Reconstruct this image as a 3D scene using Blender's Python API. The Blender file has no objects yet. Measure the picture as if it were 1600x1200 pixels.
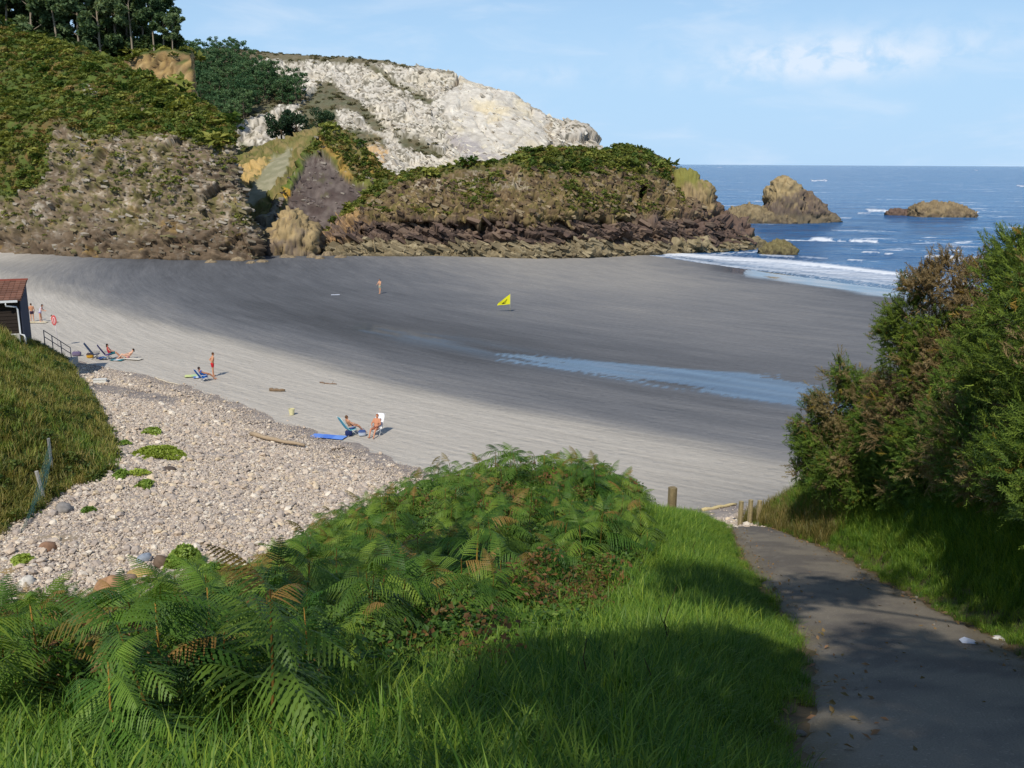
import bpy, bmesh, math, random
import numpy as np
from mathutils import Vector, Matrix

random.seed(7)
RNG = np.random.default_rng(7)
scene = bpy.context.scene
COL = scene.collection

# ------------------------------------------------------------------ camera
CAM = np.array([0.0, 0.0, 15.2])
PITCH, ROLL, FPX = math.radians(12.95), math.radians(0.33), 1500.0
_f = np.array([0, math.cos(PITCH), -math.sin(PITCH)])
_r0 = np.array([1.0, 0, 0]); _u0 = np.array([0, math.sin(PITCH), math.cos(PITCH)])
_r = math.cos(ROLL) * _r0 + math.sin(ROLL) * _u0
_u = math.cos(ROLL) * _u0 - math.sin(ROLL) * _r0
cam_data = bpy.data.cameras.new('camera')
cam_data.sensor_width = 36.0; cam_data.lens = 36.0 * FPX / 1600.0
cam_data.clip_start = 0.05; cam_data.clip_end = 80000.0
cam = bpy.data.objects.new('camera', cam_data); COL.objects.link(cam)
cam.matrix_world = Matrix(((_r[0], _u[0], -_f[0], CAM[0]), (_r[1], _u[1], -_f[1], CAM[1]), (_r[2], _u[2], -_f[2], CAM[2]), (0, 0, 0, 1)))
scene.camera = cam

# ------------------------------------------------------------------ light
SUN_EL, SUN_AZ = math.radians(47), math.radians(20)          # azimuth: behind the viewer, towards the left
SUN = np.array([-math.cos(SUN_EL) * math.sin(SUN_AZ), -math.cos(SUN_EL) * math.cos(SUN_AZ), math.sin(SUN_EL)])
sun_data = bpy.data.lights.new('sun', 'SUN'); sun_data.energy = 3.9; sun_data.angle = math.radians(0.53)
sun_data.color = (1.0, 0.95, 0.86)
sun = bpy.data.objects.new('sun', sun_data); COL.objects.link(sun)
sun.rotation_euler = Vector(SUN).to_track_quat('Z', 'Y').to_euler()
sun.location = (0, -20, 60)

world = bpy.data.worlds.new('World'); scene.world = world; world.use_nodes = True
wn = world.node_tree; wn.nodes.clear()
def N(nt, typ, **kw):
    n = nt.nodes.new(typ)
    for k, v in kw.items():
        if k.startswith('i_'):
            key = k[2:]
            key = int(key) if key.isdigit() else key.replace('_', ' ')
            n.inputs[key].default_value = v
        else:
            setattr(n, k, v)
    return n
def L(nt, a, b): nt.links.new(a, b)
def MATH(nt, op, a, b=None, c=None, clamp=False):
    n = nt.nodes.new('ShaderNodeMath'); n.operation = op; n.use_clamp = clamp
    for i, v in enumerate((a, b, c)):
        if v is None: continue
        if hasattr(v, 'links'): nt.links.new(v, n.inputs[i])
        else: n.inputs[i].default_value = v
    return n.outputs[0]
def MIXC(nt, fac, a, b, mode='MIX'):
    n = nt.nodes.new('ShaderNodeMix'); n.data_type = 'RGBA'; n.blend_type = mode
    for s, v in ((n.inputs[0], fac), (n.inputs[6], a), (n.inputs[7], b)):
        if hasattr(v, 'links'): nt.links.new(v, s)
        else: s.default_value = v if not isinstance(v, tuple) or len(v) == 4 else (*v, 1)
    return n.outputs[2]
def RAMP(nt, v, p0, p1, c0=(0, 0, 0, 1), c1=(1, 1, 1, 1)):
    n = nt.nodes.new('ShaderNodeMapRange'); n.interpolation_type = 'SMOOTHSTEP'
    nt.links.new(v, n.inputs[0]); n.inputs[1].default_value = p0; n.inputs[2].default_value = p1
    return n.outputs[0]

def build_world():
    nt = wn
    out = N(nt, 'ShaderNodeOutputWorld'); bg = N(nt, 'ShaderNodeBackground')
    sky = N(nt, 'ShaderNodeTexSky'); sky.sky_type = 'NISHITA'; sky.sun_disc = False
    sky.sun_elevation = SUN_EL
    sky.sun_rotation = math.atan2(SUN[0], SUN[1])
    sky.altitude = 0; sky.air_density = 1.0; sky.dust_density = 0.15; sky.ozone_density = 3.0
    bg.inputs[1].default_value = 0.105
    tc = N(nt, 'ShaderNodeTexCoord')
    sep = N(nt, 'ShaderNodeSeparateXYZ'); L(nt, tc.outputs['Generated'], sep.inputs[0])
    az = MATH(nt, 'ARCTAN2', sep.outputs[0], sep.outputs[1])
    el = MATH(nt, 'ARCSINE', sep.outputs[2])
    cmb = N(nt, 'ShaderNodeCombineXYZ')
    L(nt, MATH(nt, 'MULTIPLY', az, 7.0), cmb.inputs[0]); L(nt, MATH(nt, 'MULTIPLY', el, 26.0), cmb.inputs[1])
    nz = N(nt, 'ShaderNodeTexNoise', i_Scale=1.0, i_Detail=6.0, i_Roughness=0.55, i_Distortion=0.4)
    L(nt, cmb.outputs[0], nz.inputs['Vector'])
    cmb2 = N(nt, 'ShaderNodeCombineXYZ')
    L(nt, MATH(nt, 'MULTIPLY', az, 30.0), cmb2.inputs[0]); L(nt, MATH(nt, 'MULTIPLY', el, 44.0), cmb2.inputs[1])
    nz2 = N(nt, 'ShaderNodeTexNoise', i_Scale=1.0, i_Detail=5.0, i_Roughness=0.55, i_Distortion=0.3)
    L(nt, cmb2.outputs[0], nz2.inputs['Vector'])
    # thin streaks everywhere, stronger low down; one small cumulus
    thin = MATH(nt, 'MULTIPLY', RAMP(nt, nz.outputs[0], 0.45, 0.75), 0.38)
    def blob(a0, e0, sa, se, amp):
        da = MATH(nt, 'DIVIDE', MATH(nt, 'SUBTRACT', az, a0), sa); de = MATH(nt, 'DIVIDE', MATH(nt, 'SUBTRACT', el, e0), se)
        r2 = MATH(nt, 'ADD', MATH(nt, 'MULTIPLY', da, da), MATH(nt, 'MULTIPLY', de, de))
        g = MATH(nt, 'MULTIPLY', MATH(nt, 'EXPONENT', MATH(nt, 'MULTIPLY', r2, -1.0)), amp)
        return g
    b = MATH(nt, 'ADD', blob(0.300, 0.096, 0.075, 0.017, 1.35), blob(0.285, 0.110, 0.15, 0.020, 0.42))
    b = MATH(nt, 'ADD', b, blob(0.20, 0.083, 0.06, 0.012, 0.45))
    b = MATH(nt, 'ADD', b, blob(0.03, 0.085, 0.07, 0.010, 0.4))
    b = MATH(nt, 'ADD', b, blob(0.42, 0.105, 0.09, 0.02, 0.35))
    cum = MATH(nt, 'MULTIPLY', b, RAMP(nt, nz2.outputs[0], 0.28, 0.66), clamp=True)
    cl = MATH(nt, 'MAXIMUM', thin, MATH(nt, 'MULTIPLY', cum, 0.85), clamp=True)
    tint = MIXC(nt, 1.0, sky.outputs[0], (0.92, 1.0, 1.06), 'MULTIPLY')
    hz = MATH(nt, 'MULTIPLY', RAMP(nt, MATH(nt, 'ABSOLUTE', el), 0.42, 0.0), 0.92)      # clear marine air low over the sea
    tint = MIXC(nt, hz, tint, (4.35, 6.62, 9.35))
    c = MIXC(nt, cl, tint, (7.3, 8.3, 9.6))
    L(nt, c, bg.inputs[0]); L(nt, bg.outputs[0], out.inputs[0])
build_world()
vs = scene.view_settings
vs.view_transform = 'Standard'; vs.look = 'None'; vs.exposure = 0.0; vs.gamma = 1.0; vs.use_curve_mapping = False
scene.cycles.use_denoising = True
scene.cycles.max_bounces = 6; scene.cycles.transparent_max_bounces = 6
scene.cycles.diffuse_bounces = 3; scene.cycles.glossy_bounces = 3; scene.cycles.transmission_bounces = 3

# ------------------------------------------------------------------ geometry helpers
def ray(px, py):
    px = np.asarray(px, float); py = np.asarray(py, float)
    return _f + ((px - 800) / FPX)[..., None] * _r - ((py - 600) / FPX)[..., None] * _u
def W(px, py, d):                       # world point seen at a pixel, at world distance y = d
    D = ray(px, py); t = np.asarray(d, float) / D[..., 1]
    return CAM + D * t[..., None]
def G(px, py, z=0.0):                   # world point seen at a pixel, at world height z
    D = ray(px, py); t = (z - CAM[2]) / D[..., 2]
    return CAM + D * t[..., None]
def PROJ(P):
    v = np.asarray(P, float) - CAM
    Z = v @ _f
    Z = np.where(np.abs(Z) < 1e-3, 1e-3, Z)
    return 800 + FPX * (v @ _r) / Z, 600 - FPX * (v @ _u) / Z, Z

_perm = np.random.default_rng(3).permutation(256); _perm = np.concatenate([_perm, _perm, _perm])
_grad = np.random.default_rng(4).normal(size=(256, 3)); _grad /= np.linalg.norm(_grad, axis=1)[:, None]
def perlin(P):
    P = np.asarray(P, float); i = np.floor(P).astype(int); f = P - i; i &= 255
    w = f * f * f * (f * (f * 6 - 15) + 10)
    res = 0
    for dx in (0, 1):
        for dy in (0, 1):
            for dz in (0, 1):
                h = _perm[_perm[_perm[(i[..., 0] + dx) & 255] + ((i[..., 1] + dy) & 255)] + ((i[..., 2] + dz) & 255)]
                g = _grad[h]
                d = g[..., 0] * (f[..., 0] - dx) + g[..., 1] * (f[..., 1] - dy) + g[..., 2] * (f[..., 2] - dz)
                wt = (w[..., 0] if dx else 1 - w[..., 0]) * (w[..., 1] if dy else 1 - w[..., 1]) * (w[..., 2] if dz else 1 - w[..., 2])
                res = res + wt * d
    return res * 1.5
def fbm(P, scale=1.0, octv=5, gain=0.5, off=0.0):
    P = np.asarray(P, float) * scale + off; a = 1.0; s = 0; t = 0
    for _ in range(octv):
        s = s + a * perlin(P); t += a; a *= gain; P = P * 2.03 + 17.3
    return s / t
def ridged(P, scale=1.0, octv=4, gain=0.5, off=0.0):
    P = np.asarray(P, float) * scale + off; a = 1.0; s = 0; t = 0
    for _ in range(octv):
        s = s + a * (1 - np.abs(perlin(P)) * 2); t += a; a *= gain; P = P * 2.1 + 9.1
    return s / t
def worley(P, scale=1.0, off=0.0):         # distance to the nearest and second cell point, and the cell's own random number
    P = np.asarray(P, float) * scale + off; i = np.floor(P).astype(int); f1 = np.full(len(P), 9.0); f2 = f1.copy(); hid = np.zeros(len(P)); tl = np.zeros(len(P))
    for dx in (-1, 0, 1):
        for dy in (-1, 0, 1):
            for dz in (-1, 0, 1):
                c = i + np.array([dx, dy, dz]); h = _perm[_perm[_perm[c[:, 0] & 255] + (c[:, 1] & 255)] + (c[:, 2] & 255)]
                q = c + 0.5 + 0.42 * _grad[h]; d = np.linalg.norm(P - q, axis=1); nw = d < f1
                f2 = np.where(nw, f1, np.minimum(f2, d)); hid = np.where(nw, _perm[h + 7] / 255.0, hid); tl = np.where(nw, ((P - q) * _grad[_perm[h + 31]]).sum(1), tl); f1 = np.where(nw, d, f1)
    return f1, f2, hid, tl
def blocks(P, scale, amp, crack, off=0.0, wdt=0.10):
    f1, f2, h, tl = worley(P, scale, off); return amp * (0.8 * (h - 0.5) + 1.3 * tl) - crack * sst(f2 - f1, wdt, 0.0), h, sst(f2 - f1, wdt, 0.0)   # tilted facets with joints between
def sst(x, a, b):
    t = np.clip((x - a) / (b - a), 0, 1); return t * t * (3 - 2 * t)
def lin(r, g, b):                       # display colour 0-255 -> linear
    c = np.array([r, g, b], float) / 255
    return np.where(c < 0.04045, c / 12.92, ((c + 0.055) / 1.055) ** 2.4)
def seg_dist(x, y, pts):
    best = np.full(np.shape(x), 1e9)
    for (x0, y0), (x1, y1) in zip(pts[:-1], pts[1:]):
        dx, dy = x1 - x0, y1 - y0; l2 = dx * dx + dy * dy + 1e-9
        t = np.clip(((x - x0) * dx + (y - y0) * dy) / l2, 0, 1)
        best = np.minimum(best, np.hypot(x - x0 - t * dx, y - y0 - t * dy))
    return best
def poly_sd(x, y, poly):                # signed distance, positive inside
    d = seg_dist(x, y, list(poly) + [poly[0]])
    ins = np.zeros(np.shape(x), bool)
    n = len(poly)
    for k in range(n):
        x0, y0 = poly[k]; x1, y1 = poly[(k + 1) % n]
        c = ((y0 > y) != (y1 > y)) & (x < (x1 - x0) * (y - y0) / ((y1 - y0) if y1 != y0 else 1e-9) + x0)
        ins ^= c
    return np.where(ins, d, -d)
def mixv(a, b, m):
    m = np.asarray(m)[..., None]; return a * (1 - m) + b * m

# ------------------------------------------------------------------ materials
MATS = {}
def principled(name):
    m = bpy.data.materials.new(name); m.use_nodes = True; nt = m.node_tree
    b = nt.nodes['Principled BSDF']
    MATS[name] = m
    return m, nt, b
def mat_flat(name, col, rough=0.7, var=0.12, scale=8.0, bump=0.15, metal=0.0):
    m, nt, b = principled(name)
    tc = N(nt, 'ShaderNodeTexCoord')
    nz = N(nt, 'ShaderNodeTexNoise', i_Scale=scale, i_Detail=5.0); L(nt, tc.outputs['Object'], nz.inputs['Vector'])
    c = tuple(col)
    f = MATH(nt, 'MULTIPLY_ADD', nz.outputs[0], 2 * var, 1 - var)
    cm = N(nt, 'ShaderNodeCombineColor'); [L(nt, f, cm.inputs[i]) for i in range(3)]
    L(nt, MIXC(nt, 1.0, c, cm.outputs[0], 'MULTIPLY'), b.inputs['Base Color'])
    b.inputs['Roughness'].default_value = rough; b.inputs['Metallic'].default_value = metal
    if bump:
        bp = N(nt, 'ShaderNodeBump', i_Strength=bump, i_Distance=0.02); L(nt, nz.outputs[0], bp.inputs['Height']); L(nt, bp.outputs[0], b.inputs['Normal'])
    return m
def mat_vcol(name, rough=0.9, fine=1.0, var=0.25, bump=0.4, dist=0.3, spec=0.2):
    m, nt, b = principled(name)
    at = N(nt, 'ShaderNodeAttribute', attribute_name='Col')
    ge = N(nt, 'ShaderNodeNewGeometry')
    nz = N(nt, 'ShaderNodeTexNoise', i_Scale=fine, i_Detail=7.0, i_Roughness=0.65); L(nt, ge.outputs['Position'], nz.inputs['Vector'])
    f = MATH(nt, 'MULTIPLY_ADD', nz.outputs[0], 2 * var, 1 - var)
    cm = N(nt, 'ShaderNodeCombineColor'); [L(nt, f, cm.inputs[i]) for i in range(3)]
    L(nt, MIXC(nt, 1.0, at.outputs['Color'], cm.outputs[0], 'MULTIPLY'), b.inputs['Base Color'])
    b.inputs['Roughness'].default_value = rough; b.inputs['Specular IOR Level'].default_value = spec
    bp = N(nt, 'ShaderNodeBump', i_Strength=bump, i_Distance=dist); L(nt, nz.outputs[0], bp.inputs['Height']); L(nt, bp.outputs[0], b.inputs['Normal'])
    return m
def mat_leaf(name, transl=0.35, rnd=0.35, gloss=0.25):
    m = bpy.data.materials.new(name); m.use_nodes = True; nt = m.node_tree; nt.nodes.clear(); MATS[name] = m
    out = N(nt, 'ShaderNodeOutputMaterial'); at = N(nt, 'ShaderNodeAttribute', attribute_name='Col')
    oi = N(nt, 'ShaderNodeObjectInfo')
    hs = N(nt, 'ShaderNodeHueSaturation'); L(nt, at.outputs['Color'], hs.inputs['Color'])
    L(nt, MATH(nt, 'MULTIPLY_ADD', oi.outputs['Random'], 2 * rnd, 1 - rnd), hs.inputs['Value'])
    L(nt, MATH(nt, 'MULTIPLY_ADD', oi.outputs['Random'], -0.05, 0.525), hs.inputs['Hue'])
    p = N(nt, 'ShaderNodeBsdfPrincipled'); L(nt, hs.outputs[0], p.inputs['Base Color'])
    p.inputs['Roughness'].default_value = 0.5; p.inputs['Specular IOR Level'].default_value = gloss
    t = N(nt, 'ShaderNodeBsdfTranslucent')
    L(nt, MIXC(nt, 1.0, hs.outputs[0], (1.25, 1.2, 0.5), 'MULTIPLY'), t.inputs[0])
    mx = N(nt, 'ShaderNodeMixShader', i_0=transl); L(nt, p.outputs[0], mx.inputs[1]); L(nt, t.outputs[0], mx.inputs[2])
    L(nt, mx.outputs[0], out.inputs[0])
    return m
mat_vcol('rock', fine=1.6, var=0.24, bump=0.4, dist=0.35)
mat_vcol('rock_far', fine=0.6, var=0.24, bump=0.4, dist=0.8)
mat_vcol('rock_near', fine=9.0, var=0.3, bump=0.5, dist=0.03)
mat_vcol('soil', fine=7.0, var=0.35, bump=0.6, dist=0.05)
mat_vcol('stone', fine=25.0, var=0.22, bump=0.3, dist=0.01, rough=0.8)
mat_vcol('cloth', fine=20.0, var=0.08, bump=0.1, dist=0.005, rough=0.85)
mat_vcol('bark', fine=14.0, var=0.35, bump=0.8, dist=0.02)
mat_leaf('leaf'); mat_leaf('leaf_far', transl=0.25, rnd=0.25, gloss=0.1); mat_leaf('grass', transl=0.4, rnd=0.3, gloss=0.3)
mat_leaf('gorse', transl=0.2, rnd=0.05, gloss=0.15)
SKIN = lin(205, 150, 118) * 0.95

# ------------------------------------------------------------------ mesh helpers
def mesh_obj(name, V, F, mat=None, parent=None, col=None, smooth=False, link=True, fattr=None):
    me = bpy.data.meshes.new(name)
    V = np.asarray(V, np.float32)
    if isinstance(F, np.ndarray):
        nf, k = F.shape
        me.vertices.add(len(V)); me.vertices.foreach_set('co', V.ravel())
        me.loops.add(nf * k); me.loops.foreach_set('vertex_index', F.astype(np.int32).ravel())
        me.polygons.add(nf); me.polygons.foreach_set('loop_start', np.arange(0, nf * k, k, dtype=np.int32))
        me.update(calc_edges=True); me.validate()
    else:
        me.from_pydata([tuple(map(float, v)) for v in V], [], F); me.update()
    if col is not None:
        col = np.asarray(col, np.float32)
        if col.ndim == 1: col = np.tile(col, (len(V), 1))
        a = me.color_attributes.new('Col', 'FLOAT_COLOR', 'POINT')
        a.data.foreach_set('color', np.c_[col, np.ones(len(col))].astype(np.float32).ravel())
    for k, v in (fattr or {}).items():
        a = me.attributes.new(k, 'FLOAT', 'POINT'); a.data.foreach_set('value', np.asarray(v, np.float32))
    if smooth: me.polygons.foreach_set('use_smooth', np.ones(len(me.polygons), bool))
    if mat is not None: me.materials.append(MATS[mat] if isinstance(mat, str) else mat)
    o = bpy.data.objects.new(name, me)
    if link: COL.objects.link(o)
    if parent is not None: o.parent = parent
    return o
def empty(name, loc=(0, 0, 0), rz=0.0):
    o = bpy.data.objects.new(name, None); COL.objects.link(o); o.location = tuple(loc); o.rotation_euler = (0, 0, rz)
    o.empty_display_size = 0.2
    return o
def tag(o, label=None, cat=None, group=None, kind=None):
    if label: o['label'] = label
    if cat: o['category'] = cat
    if group: o['group'] = group
    if kind: o['kind'] = kind
    return o
def copy_tree(o, parent=None):
    c = o.copy(); COL.objects.link(c); c.parent = parent
    for ch in list(o.children): copy_tree(ch, c)
    return c
class MB:                                # mesh collector
    def __init__(s): s.V, s.F, s.C, s.n = [], [], [], 0
    def add(s, V, F, col=(0.5, 0.5, 0.5)):
        V = np.asarray(V, float); s.V.append(V)
        s.F += [tuple(int(i) + s.n for i in f) for f in F]; s.n += len(V)
        c = np.asarray(col, float); s.C.append(c if c.ndim == 2 else np.tile(c, (len(V), 1)))
        return s
    def box(s, c, size, rz=0.0, col=(0.5, 0.5, 0.5), M=None):
        x, y, z = np.asarray(size) / 2
        V = np.array([(a * x, b * y, d * z) for a in (-1, 1) for b in (-1, 1) for d in (-1, 1)], float)
        if rz: ca, sa = math.cos(rz), math.sin(rz); V = V @ np.array([[ca, sa, 0], [-sa, ca, 0], [0, 0, 1]])
        if M is not None: V = V @ np.asarray(M).T
        return s.add(V + np.asarray(c), [(0, 1, 3, 2), (4, 6, 7, 5), (0, 4, 5, 1), (2, 3, 7, 6), (0, 2, 6, 4), (1, 5, 7, 3)], col)
    def tube(s, pts, rad, n=8, col=(0.5, 0.5, 0.5), cap=True):
        P = np.asarray(pts, float); R = np.broadcast_to(np.asarray(rad, float), (len(P),))
        T = np.gradient(P, axis=0); T /= np.linalg.norm(T, axis=1)[:, None] + 1e-9
        ref = np.array([0, 0, 1.0]) if abs(T[0][2]) < 0.9 else np.array([1.0, 0, 0])
        V = []
        for p, t, r in zip(P, T, R):
            a = np.cross(t, ref); a /= np.linalg.norm(a) + 1e-9; b = np.cross(t, a)
            for k in range(n):
                an = 2 * math.pi * k / n; V.append(p + r * (math.cos(an) * a + math.sin(an) * b))
        F = []
        for i in range(len(P) - 1):
            for k in range(n):
                k2 = (k + 1) % n; F.append((i * n + k, i * n + k2, (i + 1) * n + k2, (i + 1) * n + k))
        if cap: F += [tuple(range(n))[::-1], tuple((len(P) - 1) * n + k for k in range(n))]
        return s.add(V, F, col)
    def ball(s, c, r, nu=10, nv=7, col=(0.5, 0.5, 0.5)):
        r = np.broadcast_to(np.asarray(r, float), (3,)); V = [(0, 0, 1)]; F = []
        for i in range(1, nv):
            for k in range(nu):
                t, p = math.pi * i / nv, 2 * math.pi * k / nu
                V.append((math.sin(t) * math.cos(p), math.sin(t) * math.sin(p), math.cos(t)))
        V.append((0, 0, -1))
        for k in range(nu):
            k2 = (k + 1) % nu; F.append((0, 1 + k, 1 + k2)); F.append((len(V) - 1, 1 + (nv - 2) * nu + k2, 1 + (nv - 2) * nu + k))
            for i in range(nv - 2): F.append((1 + i * nu + k, 1 + (i + 1) * nu + k, 1 + (i + 1) * nu + k2, 1 + i * nu + k2))
        return s.add(np.array(V) * r + np.asarray(c), F, col)
    def build(s, name, mat, parent=None, smooth=False, loc=None):
        V = np.concatenate(s.V)
        if loc is not None: V = V - np.asarray(loc)
        o = mesh_obj(name, V, s.F, mat, parent, np.concatenate(s.C), smooth)
        if loc is not None: o.location = tuple(loc)
        return o
def grid_faces(nr, nc, wrap=False):
    i = np.arange(nr - 1)[:, None]; j = np.arange(nc - 1 if not wrap else nc)[None, :]; j2 = (j + 1) % nc
    return np.stack([i * nc + j, i * nc + j2, (i + 1) * nc + j2, (i + 1) * nc + j], -1).reshape(-1, 4)
def vnormals(V, nr, nc):
    Vg = V.reshape(nr, nc, 3); du = np.gradient(Vg, axis=1); dv = np.gradient(Vg, axis=0)
    n = np.cross(du, dv); n /= np.linalg.norm(n, axis=-1)[..., None] + 1e-9
    return n.reshape(-1, 3)
def catmull(A, t):                       # A (n,...) control rows, t in [0,n-1]
    n = len(A); i = np.clip(np.floor(t).astype(int), 0, n - 2); f = (t - i).reshape((-1,) + (1,) * (A.ndim - 1))
    p0, p1, p2, p3 = A[np.clip(i - 1, 0, n - 1)], A[i], A[i + 1], A[np.clip(i + 2, 0, n - 1)]
    c = 0.5 * (2 * p1 + (p2 - p0) * f + (2 * p0 - 5 * p1 + 4 * p2 - p3) * f ** 2 + (-p0 + 3 * p1 - 3 * p2 + p3) * f ** 3)
    l = p1 * (1 - f) + p2 * f
    return 0.45 * c + 0.55 * l
def net_surface(net, nr, nc):            # net (R,C,3) -> (nr*nc,3), denser where the net is longer
    def params(A, n):
        d = np.linalg.norm(np.diff(A, axis=0), axis=-1).mean(axis=1) + 1e-3
        c = np.concatenate([[0], np.cumsum(d)]); return np.interp(np.linspace(0, c[-1], n), c, np.arange(len(c)))
    a = catmull(net, params(net, nr))
    b = catmull(a.transpose(1, 0, 2), params(a.transpose(1, 0, 2), nc))
    return b.transpose(1, 0, 2).reshape(-1, 3)
def paint(col, x, y, P, layers):         # organic patches of surface colour, with one patch of painted shade
    for poly, c, soft, warp, amt in layers:
        w = (fbm(P, 0.16, 4, off=3.0) + 0.7 * fbm(P, 0.7, 3, off=5.0)) * warp * 2.2
        m = sst(poly_sd(x + w, y + 0.7 * w, poly), -soft * 0.5, soft * 0.5) * amt * (1 - 0.75 * sst(fbm(P, 0.9, 4, 0.65, off=8.0), 0.0, 0.3))
        col = mixv(col, np.asarray(c), m)
    return col
def rot_mats(eul):
    e = np.asarray(eul, float); cx, cy, cz = np.cos(e).T; sx, sy, sz = np.sin(e).T
    M = np.empty((len(e), 3, 3))
    M[:, 0, 0] = cy * cz; M[:, 0, 1] = sx * sy * cz - cx * sz; M[:, 0, 2] = cx * sy * cz + sx * sz
    M[:, 1, 0] = cy * sz; M[:, 1, 1] = sx * sy * sz + cx * cz; M[:, 1, 2] = cx * sy * sz - sx * cz
    M[:, 2, 0] = -sy; M[:, 2, 1] = sx * cy; M[:, 2, 2] = cx * cy
    return M
def replicate(V, F, M, T, C=None, Cp=None):   # many copies of a small mesh in one array
    V = np.asarray(V, float); F = np.asarray(F)
    n = len(T); VV = np.einsum('nij,vj->nvi', M, V) + np.asarray(T)[:, None, :]
    FF = (F[None] + (np.arange(n) * len(V))[:, None, None]).reshape(-1, F.shape[1])
    CC = None
    if C is not None:
        CC = np.repeat(np.asarray(C)[:, None, :], len(V), 1)
        if Cp is not None: CC = CC * np.asarray(Cp)[None]
        CC = CC.reshape(-1, 3)
    return VV.reshape(-1, 3), FF, CC

def instancer(name, protos, pts, eul, scl, idx, mat):
    """one 'stuff' object: its own mesh holds the prototypes and the points they are set on"""
    V, F, C, pid = [], [], [], []; n = 0
    for k, (pv, pf, pc) in enumerate(protos):
        pv = np.asarray(pv); V.append(pv); F += [tuple(int(i) + n for i in f) for f in pf]; n += len(pv)
        C.append(np.broadcast_to(pc, (len(pv), 3))); pid.append(np.full(len(pv), k + 1))
    np_ = len(pts); V.append(np.asarray(pts)); C.append(np.zeros((np_, 3))); pid.append(np.zeros(np_, int))
    me = bpy.data.meshes.new(name); VV = np.concatenate(V)
    me.from_pydata(VV.tolist(), [], F); me.update()
    a = me.color_attributes.new('Col', 'FLOAT_COLOR', 'POINT'); cc = np.concatenate(C)
    a.data.foreach_set('color', np.c_[cc, np.ones(len(cc))].astype(np.float32).ravel())
    a = me.attributes.new('pid', 'INT', 'POINT'); a.data.foreach_set('value', np.concatenate(pid).astype(np.int32))
    pad = lambda x, w: np.concatenate([np.zeros((n, w)), np.asarray(x, float).reshape(np_, w)]).astype(np.float32)
    a = me.attributes.new('rot', 'FLOAT_VECTOR', 'POINT'); a.data.foreach_set('vector', pad(eul, 3).ravel())
    a = me.attributes.new('scl', 'FLOAT', 'POINT'); a.data.foreach_set('value', pad(scl, 1).ravel())
    a = me.attributes.new('idx', 'INT', 'POINT'); a.data.foreach_set('value', pad(idx, 1).ravel().astype(np.int32))
    me.materials.append(MATS[mat])
    o = bpy.data.objects.new(name, me); COL.objects.link(o)
    nt = bpy.data.node_groups.new(name + '_scatter', 'GeometryNodeTree')
    nt.interface.new_socket('Geometry', in_out='INPUT', socket_type='NodeSocketGeometry')
    nt.interface.new_socket('Geometry', in_out='OUTPUT', socket_type='NodeSocketGeometry')
    gi = nt.nodes.new('NodeGroupInput'); go = nt.nodes.new('NodeGroupOutput')
    def attr(nm, ty):
        q = nt.nodes.new('GeometryNodeInputNamedAttribute'); q.data_type = ty; q.inputs[0].default_value = nm; return q.outputs[0]
    pidn = attr('pid', 'INT')
    def sep(k):
        c = nt.nodes.new('FunctionNodeCompare'); c.data_type = 'INT'; c.operation = 'EQUAL'
        L(nt, pidn, c.inputs[2]); c.inputs[3].default_value = k
        s = nt.nodes.new('GeometryNodeSeparateGeometry'); s.domain = 'POINT'
        L(nt, gi.outputs[0], s.inputs[0]); L(nt, c.outputs[0], s.inputs[1]); return s.outputs[0]
    jn = nt.nodes.new('GeometryNodeJoinGeometry')
    for k in range(len(protos)):
        g2 = nt.nodes.new('GeometryNodeGeometryToInstance'); L(nt, sep(k + 1), g2.inputs[0]); L(nt, g2.outputs[0], jn.inputs[0])
    iop = nt.nodes.new('GeometryNodeInstanceOnPoints')
    L(nt, sep(0), iop.inputs['Points']); L(nt, jn.outputs[0], iop.inputs['Instance'])
    iop.inputs['Pick Instance'].default_value = True
    L(nt, attr('idx', 'INT'), iop.inputs['Instance Index'])
    e2r = nt.nodes.new('FunctionNodeEulerToRotation'); L(nt, attr('rot', 'FLOAT_VECTOR'), e2r.inputs[0]); L(nt, e2r.outputs[0], iop.inputs['Rotation'])
    L(nt, attr('scl', 'FLOAT'), iop.inputs['Scale'])
    L(nt, iop.outputs[0], go.inputs[0])
    md = o.modifiers.new('scatter', 'NODES'); md.node_group = nt
    return tag(o, kind='stuff')
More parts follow.
